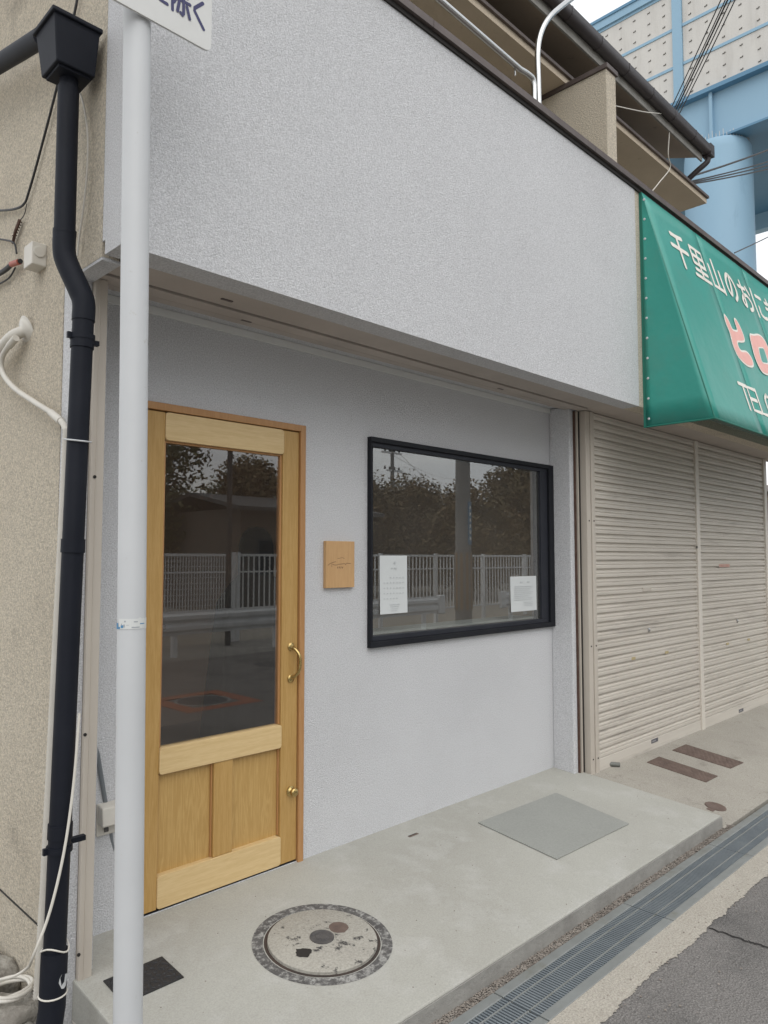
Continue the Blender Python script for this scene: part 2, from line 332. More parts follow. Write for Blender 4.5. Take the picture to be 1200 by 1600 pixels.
# porch slab (solid, with a real front step)
pf = -1.066
porch = MB().prism([(0.14, .0112), (pf, S * pf), (pf - .004, GZ - .09), (.14, GZ - .09)], 'x', 1.098, 4.52)
struct(porch.build('porch_slab', M_conc, bevel=.006))
struct(MB().box(1.099, 4.519, pf - .008, pf - .0045, GZ - .09, S * pf - .006).build('porch_step_face', M_conc_rough))
# neighbour's apron, falling more steeply, and its broken front edge
ap = MB().prism([(.3, .012), (-.2, -.022), (-1.085, GZ - .004), (-1.085, -.25), (.3, -.25)], 'x', 4.521, 14)
struct(ap.build('apron_pavement', M_apron, bevel=.004))
st = MB(); pr = random.Random(3); n = 1400; x0, x1 = 1.0, 12.0
ew = [0.0]
for i in range(n + 1): ew.append(max(-.014, min(.014, ew[-1] * .975 + pr.uniform(-.0030, .0030))))
for i in range(n + 1):
    x = x0 + (x1 - x0) * i / n
    st.v += [(x, -1.3525, GZ + .001), (x, -1.474 + pr.uniform(-.005, .005) + ew[i], GZ - .0025)]
st.f = [(2 * i, 2 * i + 1, 2 * i + 3, 2 * i + 2) for i in range(n)]
struct(st.build('concrete_kerb_strip', M_strip))
pr = random.Random(5)
# bed under the gravel between step and drain
struct(MB().box(-3, 4.6, -1.118, -1.07, -.23, GZ - .012).build('gravel_bed', M_conc_rough))
struct(MB().box(-3, 1.096, -1.118, .6, -.235, GZ - .03).build('bare_earth', M_rock))
# crack across the asphalt
ck = MB(); pts = [atZ(660 + a / 2.222, 1130 + b / 2.222, GZ - .006) for a, b in [(1000, 715), (1060, 735), (1110, 752), (1160, 768), (1200, 778), (1300, 800), (1400, 830)]]
pts = [p + Vector((pr.uniform(-.006, .006), pr.uniform(-.006, .006), 0)) for p in smoothpath(pts, 6)]
ck.ribbon([(p.x, p.y) for p in pts], .009, Vector((0, 0, GZ - .006)), X_, Y_, Z_, .003)
crk = struct(ck.build('road_crack', M_dark))
# gravel: real stones, nobody could count them
def pebble(b, p, r, rnd):
    vs = []; 
    for d in ((1, 0, 0), (-1, 0, 0), (0, 1, 0), (0, -1, 0), (0, 0, 1), (0, 0, -1), (.6, .6, .5), (-.6, .6, .5), (.6, -.6, .5), (-.6, -.6, .5)):
        k = r * rnd.uniform(.75, 1.2); vs.append((p[0] + d[0] * k, p[1] + d[1] * k, p[2] + d[2] * k * .7))
    b.add(vs, [(4, 6, 7), (4, 7, 9), (4, 9, 8), (4, 8, 6), (6, 0, 2), (6, 2, 7), (7, 2, 1), (7, 1, 9), (9, 1, 3), (9, 3, 8), (8, 3, 0), (8, 0, 6), (0, 5, 2), (2, 5, 1), (1, 5, 3), (3, 5, 0)])
g = MB()
for i in range(9000):
    x = 1.0 + 3.6 * pr.random() ** 1.1; y = pr.uniform(-1.118, -1.068); r = pr.choice((.0022, .003, .0035, .0045))
    pebble(g, (x, y, GZ - .011 + r * .3 + .008 * pr.random()), r, pr)
stuff(g.build('gravel', M_stone))
g = MB()
for i in range(1500):
    pebble(g, (pr.uniform(.55, 1.095), pr.uniform(-1.1, .2), GZ - .028), pr.choice((.004, .006, .009, .012)), pr)
for i in range(170):
    x = pr.uniform(1.15, 4.5); y = -1.05 * pr.random() ** .7; pebble(g, (x, y, S * y + .0008), pr.choice((.0012, .0016, .0022, .003)), pr)
for i in range(320):
    x = pr.uniform(1.5, 6.0); y = -1.40 - .35 * pr.random() ** 2; pebble(g, (x, y, GZ - .001), pr.choice((.0018, .0025, .0035, .005)), pr)
for i in range(260):
    x = pr.uniform(4.54, 8.0); y = pr.uniform(-1.07, -.25); pebble(g, (x, y, -.022 + (y + .2) * .1492), pr.choice((.0015, .002, .003, .004)), pr)
tag(stuff(g.build('loose_grit', M_stone)), 'loose brown grit scattered beside the porch, drain and pavement', 'grit')

# ================================================================ THE BUILDING
bld = thing('shop_building', 'row building with white stucco shopfront, beige side wall and overhanging upper floor', 'building', (1.04, 0, 0))
# white upper front, bevelled lower edge
uw = MB().box(1.04, 4.628, YU, -.45, ZU, ZT).add([], [])
uw.box(1.04, 4.628, -.45, -.43, 2.47, ZT)
uw.build('upper_wall', M_white, bld)
MB().box(4.628, 8.6, YU + .003, -.45, ZU + .001, ZT).build('upper_wall_beige', M_beige, bld)
# side wall: beige, with the overhang's return
sw = MB().prism([(-.427, 2.421), (-.427, ZT), (-.40, ZT), (-.40, 4.6), (7, 4.6), (7, -.3), (-.115, -.3), (-.115, 2.421)], 'x', 1.04, 1.10)
sw.build('side_wall', M_beige, bld)
MB().box(1.043, 1.107, -.198, -.1151, -.2, 2.42).build('corner_strip', M_white, bld)
MB().box(1.06, 1.106, -.205, -.1985, -.2, 2.42).build('corner_bead', M_white, bld)
seam = MB().tube([atX(-20, 1372, 1.038), atX(0, 1390, 1.038), atX(60, 1446, 1.038)], .003, 6); seam.build('wall_joint', M_dark, bld)
MB().box(1.041, 1.108, -.426, -.2, 2.410, 2.4205).build('soffit_corner', M_white, bld)
# underside panels with dark shutter slots
MB().box(1.11, 8.6, -.449, -.285, ZU + .006, ZU + .03).build('soffit_panel', M_soffit, bld, bevel=.002)
MB().box(1.11, 4.5, -.262, -.188, ZU + .004, ZU + .03).build('soffit_panel', M_soffit, bld, bevel=.002)
MB().box(1.16, 4.43, -.166, -.118, ZU + .012, ZU + .03).build('soffit_panel', M_soffit, bld, bevel=.002)
MB().box(4.5, 8.6, -.272, -.17, ZU + .012, ZU + .03).build('soffit_panel', M_soffit, bld, bevel=.002)
MB().box(1.06, 8.6, -.44, .3, 2.50, 2.56).build('slot_recess', M_dark, bld)
MB().box(1.16, 4.43, -.116, -.002, ZU + .034, ZU + .06).build('recess_ceiling', M_white, bld)
MB().box(1.19, 4.43, -.014, -.001, ZU - .0, ZU + .033).build('ceiling_trim', M_jamb, bld, bevel=.002)
for (x, y) in ((1.75, -.20), (1.55, -.36), (3.55, -.215)):
    MB().box(x, x + .05, y, y + .012, ZU - .002 + .004, ZU + .012).build('panel_clip', M_cap, bld)
# recessed shopfront wall with door and window openings
DX0, DX1, DZ1 = 1.385, 2.254, 2.057
WX0, WX1, WZ0, WZ1 = 2.677, 4.441, .950, 2.054
def wall_grid(xs, zs, hole, y0, y1):
    b = MB()
    def q(*p): b.add(p, [tuple(range(len(p)))])
    for i in range(len(xs) - 1):
        for j in range(len(zs) - 1):
            if hole(i, j): continue
            a, c, d, e = xs[i], xs[i + 1], zs[j], zs[j + 1]
            q((a, y0, d), (c, y0, d), (c, y0, e), (a, y0, e)); q((a, y1, d), (a, y1, e), (c, y1, e), (c, y1, d))
            for di, dj, pts in ((-1, 0, ((a, y0, d), (a, y0, e), (a, y1, e), (a, y1, d))), (1, 0, ((c, y0, d), (c, y1, d), (c, y1, e), (c, y0, e))),
                                (0, -1, ((a, y0, d), (a, y1, d), (c, y1, d), (c, y0, d))), (0, 1, ((a, y0, e), (c, y0, e), (c, y1, e), (a, y1, e)))):
                ii, jj = i + di, j + dj
                if not (0 <= ii < len(xs) - 1 and 0 <= jj < len(zs) - 1) or hole(ii, jj): q(*pts)
    m = b.build
    return b
wg = wall_grid([1.174, DX0, DX1, WX0, WX1, 4.70], [-.1, .004, WZ0, WZ1, DZ1 + .0005, 2.50],
               lambda i, j: (i == 1 and 1 <= j <= 3) or (i == 3 and j == 2), 0.0, .13)
wo = wg.build('front_wall', M_white, bld)
bm = bmesh.new(); bm.from_mesh(wo.data); bmesh.ops.remove_doubles(bm, verts=bm.verts, dist=1e-5); bm.to_mesh(wo.data); bm.free()
MB().box(1.157, 1.174, -.188, .0, -.03, ZU + .002).build('jamb', M_white, bld, bevel=.004)
MB().box(4.431, 4.532, -.158, -.0005, -.04, ZU + .032).build('pilaster', M_white, bld, bevel=.006)
# shutter rails of this shop (its own shutter is rolled up)
rl = MB().box(1.108, 1.1555, -.224, -.19, -.020, ZU + .003).build('shutter_rail', M_beigemet, bld, bevel=.003)
MB().box(1.125, 1.128, -.2262, -.2235, -.018, ZU).build('rail_fold', M_beigemet, rl)
for px, py in ((148, 745), (133, 1148), (123, 1492)):
    p = atY(px, py, -.225); MB().lathe([(.006, -.002), (.006, .0015), (.0, .0016)], p, 12, 'y').build('rail_hole', M_dark, rl)
MB().box(4.476, 4.484, -.174, -.159, -.02, ZU + .003).build('rusty_strip', M_rust, bld)
MB().box(4.492, 4.504, -.182, -.159, -.02, ZU + .003).build('rail_lip', M_beigemet, bld)
MB().box(4.507, 4.53, -.180, -.159, -.02, ZU + .003).build('rail_gap', M_dark, bld)
for a, c in ((4.531, 4.583), (4.588, 4.634)):
    r_ = MB().box(a, c, -.226 - (.006 if a > 4.55 else 0), -.13, -.045, ZU + .008).build('shutter_rail', M_beigemet, bld, bevel=.003)
    for z in (.07, .82, 1.67):
        MB().lathe([(.0055, -.002), (.0055, .0015), (.0, .0016)], ((a + c) / 2, -.227 - (.006 if a > 4.55 else 0), z), 10, 'y').build('rail_screw', M_dark, r_)
# parapet cap, seams every 1.8 m
for i in range(5):
    a = 1.02 + i * 1.52; MB().prism([(-.596, ZT + .004), (-.596, ZT + .042), (-.37, ZT + .050), (-.37, ZT + .004)], 'x', a, a + 1.517).build('parapet_cap', M_cap, bld)
MB().box(1.035, 8.6, -.578, -.38, ZT - .020, ZT + .0035).build('cap_shadow_strip', M_dark, bld)  # black strip: the shadow line below the cap, done in colour
# neighbour's two roller shutters
SHY = -.205
prof = [(-.006, .000), (-.0135, .003), (-.0155, .012), (-.0155, .0235), (-.009, .0265), (-.009, .0295), (-.0145, .0325), (-.0145, .0425), (-.010, .0465), (.004, .0485), (.004, .0605), (.006, .0605), (.006, .0)]
PIT = .0612
def shutter(x0, x1, group_dx):
    zb = .055
    s_ = MB().box(x0, x1, SHY - .016, SHY + .014, -.012 - .02, zb).build('shutter', M_slat, bld, bevel=.003)
    me = None; n = int((ZU + .01 - zb) / PIT) + 1
    for k in range(n):
        if me is None:
            o = MB().prism([(y, z) for y, z in prof], 'x', x0, x1).build('slat', M_slat, s_, smooth=True); me = o.data
        else: o = link('slat', me, None, s_)
        o.location = (random.uniform(-.002, .002), SHY + random.uniform(-.0008, .0008), zb + .0005 + k * PIT)
    return s_
sh1 = shutter(4.636, 6.355, 0); sh2 = shutter(6.425, 8.06, 1)
post = MB().box(6.357, 6.423, -.232, -.15, -.06, ZU + .008).build('shutter_post', M_post, bld, bevel=.004)
MB().box(8.062, 8.14, -.235, -.05, -.06, ZU + .008).build('shutter_post', M_post, bld, bevel=.004)
MB().box(8.14, 8.6, -.04, 0.2, -.06, ZU + .008).build('end_wall', M_beige, bld)
MB().box(4.62, 8.1, SHY + .022, SHY + .042, -.1, ZU + .03).build('shutter_backing', M_dark, bld)
for s_, px in ((sh1, ((1023, 1157), (1011, 921), (1014, 984.5), (990, 1029), (1042, 1019.5))), (sh2, ((1158, 1110), (0, 0), (1152, 970.5), (1137, 1006), (1170, 999.5)))):
    p = atY(*px[0], SHY - .017); b = MB().box(p.x - .055, p.x + .055, SHY - .0185, SHY - .0155, p.z - .014, p.z + .014)
    np_ = b.build('nameplate', M_plate, s_)
    b = MB(); 
    for k in range(6): b.box(p.x - .045 + k * .011, p.x - .038 + k * .011, SHY - .0192, SHY - .0184, p.z - .006, p.z + .004 + .002 * (k % 2))
    np_.data.materials[0] = M_plate
    b.build('nameplate_letters', M_plate_l, s_)
    if px[1][0]:
        p = atY(*px[1], SHY - .017); MB().box(p.x - .07, p.x + .07, SHY - .019, SHY - .015, p.z - .013, p.z + .013).build('letter_slot', M_beigemet, s_, bevel=.002)
    p = atY(*px[2], SHY - .017); MB().lathe([(.017, -.004), (.017, .004), (.012, .007), (.0, .007)], (p.x, SHY - .016, p.z), 16, 'y').build('lock', M_steel, s_, smooth=True)
    for q in px[3:]:
        p = atY(*q, SHY - .017); MB().box(p.x - .028, p.x + .028, SHY - .0185, SHY - .015, p.z - .009, p.z + .011).build('yellow_label', M_gold, s_)
p = atY(1132, 884, SHY - .017)
tp = MB().box(p.x - .13, p.x + .13, SHY - .0175, SHY - .0160, p.z - .014, p.z + .017).build('warning_tape', M_tapebg, sh2)
b = MB(); rr = random.Random(11)
for k in range(8):
    x = p.x - .118 + k * .030
    for s in range(3):
        b.box(x, x + .018, SHY - .0182, SHY - .0176, p.z - .010 + s * .0085, p.z - .006 + s * .0085)
    b.box(x + .006, x + .010, SHY - .0190, SHY - .0183, p.z - .010, p.z + .013)
b.build('tape_letters', M_tape, sh2)
p = atY(1089, 855, -.233); MB().lathe([(.011, -.002), (.011, .003), (.0, .0035)], p, 10, 'y').build('post_hole', M_dark, post)

# -------- door
door = MB().box(DX0, DX0 + .031, -.012, .11, -.02, DZ1).box(DX1 - .031, DX1, -.012, .11, -.02, DZ1).box(DX0 + .031, DX1 - .031, -.0125, .11, DZ1 - .031, DZ1 - .0003).build('door', M_wood_fr, bld, bevel=.0025)
d0, d1 = DX0 + .034, DX1 - .034; g0, g1 = d0 + .095, d1 - .094; dt = DZ1 - .035
MB().box(d0, g0, .001, .041, .012, dt).build('stile', M_wood_st, door, bevel=.002)
MB().box(g1, d1, .001, .041, .012, dt).build('stile', M_wood_st, door, bevel=.002)
def rail(z0, z1, ov):
    r = .012; x0, x1 = g0 - ov, g1 + ov
    pr_ = [(x0 + r, z0), (x1 - r, z0), (x1 - r * .3, z0 + r * .3), (x1, z0 + r), (x1, z1 - r), (x1 - r * .3, z1 - r * .3), (x1 - r, z1), (x0 + r, z1), (x0 + r * .3, z1 - r * .3), (x0, z1 - r), (x0, z0 + r), (x0 + r * .3, z0 + r * .3)]
    return MB().prism(pr_, 'y', -.005, .039)
rail(1.905, dt + .0005, .0005).build('rail', M_wood_rail, door, bevel=.002)
rail(.540, .646, .001).build('rail', M_wood_rail, door, bevel=.002)
rail(.0125, .142, .001).build('rail', M_wood_rail, door, bevel=.002)
mid = .5 * (g0 + g1)
MB().box(mid - .048, mid + .048, .0005, .039, .142, .540).build('muntin', M_wood_st, door, bevel=.004)
for a, c in ((g0, mid - .048), (mid + .048, g1)):
    MB().box(a, c, .024, .036, .142, .540).build('panel', M_wood_pan, door)
    MB().box(a + .0005, a + .007, .012, .024, .143, .539).box(c - .007, c - .0005, .012, .024, .143, .539).box(a + .007, c - .007, .0125, .024, .533, .5395).build('moulding', M_wood_fr, door, bevel=.003)
MB().box(g0, g0 + .010, .010, .039, .646, 1.905).box(g1 - .010, g1, .010, .039, .646, 1.905).box(g0 + .010, g1 - .010, .0105, .039, 1.896, 1.905).build('glazing_bead', M_wood_fr, door, bevel=.002)
MB().box(g0 + .002, g1 - .002, .020, .0205, .64, 1.905).build('pane', M_glass_d, door)
hx = atY(458, 1035, 0).x
h = MB().tube(smoothpath([(hx - .012, -.004, .995), (hx - .006, -.022, .988), (hx + .004, -.042, .96), (hx + .006, -.046, .925), (hx + .002, -.042, .888), (hx - .008, -.022, .862), (hx - .014, -.004, .856)], 6), [.010, .009, .0085, .008, .008] + [.0075] * 26 + [.008, .008, .0085, .009, .010, .010], 12)
for z in (.999, .850): h.lathe([(.019, 0), (.019, .003), (.014, .006), (.008, .009), (0, .010)], (hx - .014, -.0005, z), 20, 'y')
h.build('handle', M_brass, door, smooth=True)
kx = atY(454, 1236, 0).x
MB().lathe([(.024, -.002), (.024, .003), (.017, .005), (.012, .012), (.014, .020), (.019, .026), (.019, .034), (.012, .040), (0, .041)], (kx, .001, .331), 24, 'y').build('lock_knob', M_brass, door, smooth=True)
MB().box(d0, d1, .002, .09, -.006, .0085).build('sill', M_black, door)

# -------- window: black frame standing slightly proud, deep set pane
GY = .002
win = MB().box(WX0, WX1, -.030, .09, WZ0, WZ0 + .032).box(WX0, WX1, -.030, .09, WZ1 - .026, WZ1).box(WX0, WX0 + .014, -.030, .09, WZ0 + .032, WZ1 - .026).box(WX1 - .066, WX1, -.030, .09, WZ0 + .032, WZ1 - .026)
win = win.build('window', M_black, bld, bevel=.0025)
i0, i1, j0, j1 = WX0 + .014, WX1 - .066, WZ0 + .032, WZ1 - .026
g_x0, g_x1, g_z0, g_z1 = i0 + .012, i1 - .085, j0 + .026, j1 - .024
sash = MB().box(i0, i1, -.014, .05, j0, g_z0).box(i0, i1, -.014, .05, g_z1, j1).box(i0, g_x0, -.0135, .05, g_z0, g_z1).box(g_x1, i1, -.0135, .05, g_z0, g_z1)
sash.build('sash', M_sash, win, bevel=.002)
MB().box(g_x0 - .004, g_x1 + .004, GY, GY + .0006, g_z0 - .004, g_z1 + .004).build('pane', M_glass_w, win)
MB().box(g_x0, g_x1, .052, .22, g_z0 - .01, g_z0 + .012).build('inner_sill', M_jamb, win)
# -------- room behind
rm = MB(); rm.box(1.2, 1.26, .131, 3.0, -.05, 2.5); rm.box(4.62, 4.68, .131, 3.0, -.05, 2.5); rm.box(1.2, 4.68, 3.0, 3.06, -.05, 2.5); rm.box(1.2, 4.68, .131, 3.0, 2.45, 2.5)
rm.build('room_wall', M_interior, bld)
MB().box(1.2, 4.68, .131, 3.0, -.06, -.004).build('room_floor', M_floor_in, bld)
ct = thing('shop_counter', 'dark wooden counter standing inside behind the door glass', 'counter', (1.9, 2.0, 0))
MB().box(1.5, 2.55, 2.0, 2.55, -.004, .92).build('counter_body', M_wood_int, ct, bevel=.004)
for z in (.05, .34, .63): MB().box(1.505, 2.545, 1.988, 2.0, z, z + .275).build('board', M_wood_int, ct, bevel=.003)
MB().box(1.45, 2.6, 1.94, 2.6, .92, .955).build('counter_top', M_wood_int, ct, bevel=.004)
ck_ = MB(); nseg = 40; rows = [(.001, 1.52), (.06, 1.51), (.10, 1.47), (.125, 1.40), (.13, 1.30), (.125, 1.20), (.19, 1.14), (.25, 1.02), (.28, .8), (.31, .5), (.35, .2), (.38, -.003)]
for r, z in rows:
    for j in range(nseg):
        a = 2 * math.pi * j / nseg; k = 1 + (.10 * math.sin(7 * a + z * 3) if z < 1.1 else .0); ck_.v.append((3.12 + r * k * math.cos(a), 1.62 + r * k * math.sin(a), z * 1.08))
ck_.f = [(i * nseg + j, i * nseg + (j + 1) % nseg, (i + 1) * nseg + (j + 1) % nseg, (i + 1) * nseg + j) for i in range(len(rows) - 1) for j in range(nseg)]
tag(ck_.build('draped_cloth', M_coat, smooth='all'), 'dark navy cloth draped over a tall stand, dim behind the door glass', 'cloth')

# -------- upper storey: canopy slab, partition fin, eave, gutter
MB().box(1.0, 6.9, 1.0, 1.1, 3.9, 5.6).build('upstairs_wall', M_beige, bld)
sY = -.08; sp = atY(1104, 310, sY)
MB().prism([(sY, sp.z - .05), (sY, sp.z), (1.0, sp.z + .05), (1.0, sp.z - .045)], 'x', 0.4, sp.x).build('canopy_slab', M_soffit2, bld)
MB().prism([(sY - .02, sp.z - .002), (sY - .02, sp.z + .022), (1.0, sp.z + .075), (1.0, sp.z + .051)], 'x', 0.38, sp.x + .015).build('canopy_flashing', M_cap, bld)
fx = 4.60; pc = atX(947, 100, fx)
fin = MB().box(fx, fx + .135, pc.y, 1.0, ZT - .1, pc.z - .03).build('partition_fin', M_beige, bld, bevel=.004)
MB().box(fx - .012, fx + .147, pc.y - .014, 1.0, pc.z - .03, pc.z + .004).build('fin_cap', M_cap, fin, bevel=.002)
gY = -.22; gp = atY(1104, 236, gY)
ez = gp.z - .055
MB().prism([(gY + .045, ez + .01), (gY + .045, ez + .09), (gY + .09, ez + .12), (1.0, ez + .52), (1.0, ez + .44), (gY + .07, ez + .01)], 'x', 0.2, gp.x - .02).build('eave', M_soffit2, bld)
MB().box(0.2, gp.x - .03, gY + .030, gY + .0445, ez - .045, ez + .085).build('fascia', M_conc_rough, bld)
MB().prism([(gY + .06, ez + .125), (1.2, ez + .62), (1.2, ez + .66), (gY + .06, ez + .15)], 'x', 0.15, gp.x + .04).build('roof', M_tile, bld)
gt = [(gY + .043 * math.cos(a) - .003, gp.z + .043 * math.sin(a)) for a in [math.pi + math.pi * k / 10 for k in range(11)]]
gi = [(gY + .039 * math.cos(a) - .003, gp.z + .002 + .039 * math.sin(a)) for a in [2 * math.pi - math.pi * k / 10 for k in range(11)]]
gut = MB().prism(gt + [(gY + .040, gp.z + .035), (gY - .046, gp.z + .035)], 'x', 0.2, gp.x).build('gutter', M_gut, bld, smooth=True)
for k in range(9):
    x = gp.x - .42 * k - .35
    MB().prism([(gY + .046 * math.cos(a) - .003, gp.z + .046 * math.sin(a)) for a in [math.pi + math.pi * j / 8 for j in range(9)]] + [(gY + .042, gp.z + .037), (gY - .048, gp.z + .037)], 'x', x, x + .018).build('gutter_joint', M_gut, gut)
oz = gp.z
MB().box(gp.x - .01, gp.x + .075, gY - .045, gY + .04, oz - .05, oz + .06).box(gp.x + .0, gp.x + .065, gY - .047, gY - .045, oz - .02, oz + .04).build('gutter_outlet', M_gut, gut, bevel=.006)
MB().tube(smoothpath([(gp.x + .03, gY, oz - .04), (gp.x + .03, gY + .01, oz - .09), (gp.x + .0, gY + .08, oz - .15), (gp.x - .02, gY + .2, oz - .235), (gp.x - .02, gY + .26, oz - .275)], 5), .026, 12).build('gutter_downpipe', M_gut, gut, smooth=True)

MB().box(1.1, 6.9, -.445, 1.0, 3.70, 3.80).build('balcony_floor', M_conc, bld)
# stainless rails behind the parapet
RY = -.47
t_ = thing('balcony_handrail', 'stainless handrail running along the top of the parapet, end bent down', 'handrail', atY(838, 155, RY))
p0 = atY(560, -110, RY); p1 = atY(812, 108, RY); p2 = atY(826, 117, RY); p3 = atY(833.5, 128, RY); p4 = atY(834.5, 152, RY); p4.z -= .05
MB().tube([p0] + smoothpath([p1, p2, p3, p4], 5), .017, 12).build('rail', M_steel, t_, smooth=True)
for px in ((730, 22), (772, 98)):
    q = atY(px[0], px[1], RY); MB().tube([(q.x, RY, ZT + .04), (q.x, RY, ZT + .11)], .009, 8).build('bracket', M_steel, t_, smooth=True)
q = atY(806, 110, RY); MB().tube([(q.x, RY + .01, q.z + .055), (q.x + .01, RY + .012, q.z - .02)], .005, 6).build('hook', M_steel, t_)
q0 = atY(842, 156, RY); q0.z = ZT + .03; 
t2 = tag(MB().tube(smoothpath([q0, atY(841, 130, RY), atY(840, 82, RY), atY(845, 52, RY), atY(858, 28, RY), atY(880, 8, RY), atY(915, -18, RY), atY(980, -66, RY)], 6), .017, 12).build('bent_pipe', M_steel, smooth=True), 'tall stainless pipe bending over the parapet beside the beige fin', 'pipe')

# ================================================================ AWNING
aw = thing('green_awning', 'green shop awning with white Japanese lettering above the shutters', 'awning', (4.69, YU, 2.29))
A0 = Vector((4.692, YU - .018, 3.90)); B0 = Vector((4.692, -1.031, 2.288)); AV = (B0 - A0).normalized(); AL = (B0 - A0).length; AN = AV.cross(X_); AN = AN if AN.y < 0 else -AN
seams = [0, .885, 1.85, 2.8, 3.6]
def aP(u, v, l=0): return A0 + X_ * u + AV * v + AN * l
for k in range(4):
    a, c = seams[k], seams[k + 1]; b = MB(); nu, nv = 8, 14
    for i in range(nu + 1):
        for j in range(nv + 1):
            fu, fv = i / nu, j / nv
            l = -.0035 * math.sin(math.pi * fu) * math.sin(math.pi * fv) - .0012 * abs(math.sin(9 * fv + 4 * fu))
            b.v.append(aP(a + (c - a) * fu, AL * fv, l))
    b.f = [(i * (nv + 1) + j, (i + 1) * (nv + 1) + j, (i + 1) * (nv + 1) + j + 1, i * (nv + 1) + j + 1) for i in range(nu) for j in range(nv)]
    o = b.build('front_panel', M_green, aw, smooth='all'); s_ = o.modifiers.new('thick', 'SOLIDIFY'); s_.thickness = .002; s_.offset = -1
    if k: MB().tube([aP(a, .01, .0), aP(a, AL - .01, .0)], .0012, 6).build('seam', M_green, aw)
sideq = MB(); T0, T1, T2 = A0, Vector((4.692, YU - .018, 2.288)), B0
nn = 10
rows_ = []
for i in range(nn + 1):
    f = i / nn; L_ = T0.lerp(T1, f); R_ = T0.lerp(T2, f)
    for j in range(nn + 1):
        q = L_.lerp(R_, j / nn); q.x += .006 * math.sin(math.pi * j / nn) * math.sin(math.pi * f); sideq.v.append(tuple(q))
sideq.f = [(i * (nn + 1) + j, (i + 1) * (nn + 1) + j, (i + 1) * (nn + 1) + j + 1, i * (nn + 1) + j + 1) for i in range(nn) for j in range(nn)]
o = sideq.build('side_panel', M_green, aw, smooth='all'); s_ = o.modifiers.new('thick', 'SOLIDIFY'); s_.thickness = .003
MB().tube([T0 + Vector((.002, -.004, -.03)), T2], .0045, 8).build('edge_piping', M_hem, aw, smooth=True)
MB().tube([T2 + Vector((-.0, 0, 0)), T2 + X_ * 3.6], .006, 8).build('hem_bar', M_hem, aw, smooth=True)
MB().tube([T1, T2], .006, 8).build('hem_bar', M_hem, aw, smooth=True)
MB().box(4.695, 8.3, -1.026, -.985, 2.286, 2.302).build('hem_return', pm('hem_dark', (.02, .07, .05), .6), aw)
MB().box(4.692, 4.704, YU - .020, YU + .002, 2.285, 3.9).build('fixing_strip', M_hem, aw)
for k in range(12):
    z = 2.34 + k * (3.84 - 2.34) / 11; MB().tube([(4.694, YU - .036, z), (4.688, YU - .036, z), (4.686, YU - .036, z)], [.0085, .0085, .004], 10).build('rivet', M_pole, aw, smooth=True)
# lettering: strokes in unit boxes (u right, v down)
GL = {
 'sen': [[(.16, .07), (.50, .06), (.84, .01)], [(.02, .46), (.98, .43)], [(.50, .06), (.50, 1.0)]],
 'ri': [[(.14, .04), (.14, .56)], [(.14, .04), (.86, .04), (.86, .56)], [(.14, .30), (.86, .30)], [(.14, .56), (.86, .56)], [(.50, .04), (.50, .97)], [(.14, .77), (.86, .77)], [(.02, .98), (.98, .98)]],
 'yama': [[(.5, .0), (.5, .92)], [(.06, .28), (.06, .95), (.94, .95)], [(.94, .28), (.94, 1.0)]],
 'no': [smoothpath([(.56, .14, 0), (.50, .48, 0), (.30, .86, 0), (.10, .72, 0), (.12, .42, 0), (.40, .13, 0), (.74, .16, 0), (.94, .44, 0), (.86, .76, 0), (.60, .96, 0)], 4)],
 'o': [[(.04, .26), (.62, .22)], smoothpath([(.32, .02, 0), (.33, .40, 0), (.32, .84, 0), (.18, .92, 0), (.08, .76, 0), (.30, .54, 0), (.62, .46, 0), (.90, .62, 0), (.86, .86, 0), (.58, .98, 0)], 4), [(.76, .12), (.96, .32)]],
 'ni': [smoothpath([(.12, .02, 0), (.08, .40, 0), (.12, 1.0, 0)], 4), [(.44, .16), (.94, .14)], smoothpath([(.46, .58, 0), (.44, .84, 0), (.68, .92, 0), (.98, .88, 0)], 4)],
 'gi': [[(.1, .2), (.7, .14)], [(.06, .42), (.76, .36)], [(.34, .02), (.66, .64)], smoothpath([(.22, .66, 0), (.2, .9, 0), (.5, .98, 0), (.74, .92, 0)], 4), [(.8, .0), (.86, .14)], [(.94, .0), (1.0, .14)]],
 'T': [[(.0, .02), (1, .02)], [(.5, .02), (.5, 1)]], 'E': [[(.95, .02), (.05, .02), (.05, .98), (.95, .98)], [(.05, .5), (.85, .5)]], 'L': [[(.05, .0), (.05, .98), (.95, .98)]],
 '0': [smoothpath([(.5, .0, 0), (.08, .25, 0), (.08, .75, 0), (.5, 1, 0), (.92, .75, 0), (.92, .25, 0), (.5, .0, 0)], 4)],
}
cnt = [0]
def glyph(key, u0, v0, gw, gh, sw_, shear=0.):
    b = MB()
    for s_ in GL[key]:
        cnt[0] += 1
        b.ribbon([(u0 + p[0] * gw + shear * (1 - p[1]), v0 + p[1] * gh) for p in s_], sw_, A0, X_, AV, AN, .0008 + .00012 * (cnt[0] % 9))
    return b
for key, u0, gw in (('sen', .262, .285), ('ri', .590, .285), ('yama', .925, .235), ('no', 1.235, .235), ('o', 1.545, .265), ('ni', 1.862, .27), ('gi', 2.18, .28)):
    glyph(key, u0, .195, gw, .265, .036 if key != 'ri' else .031).build('lettering', M_letter, aw)
for key, u0, gw in (('T', .70, .155), ('E', .855, .165), ('L', 1.03, .135), ('0', 1.20, .15)):
    glyph(key, u0, 1.298, gw, .192, .030).build('lettering', M_letter, aw)
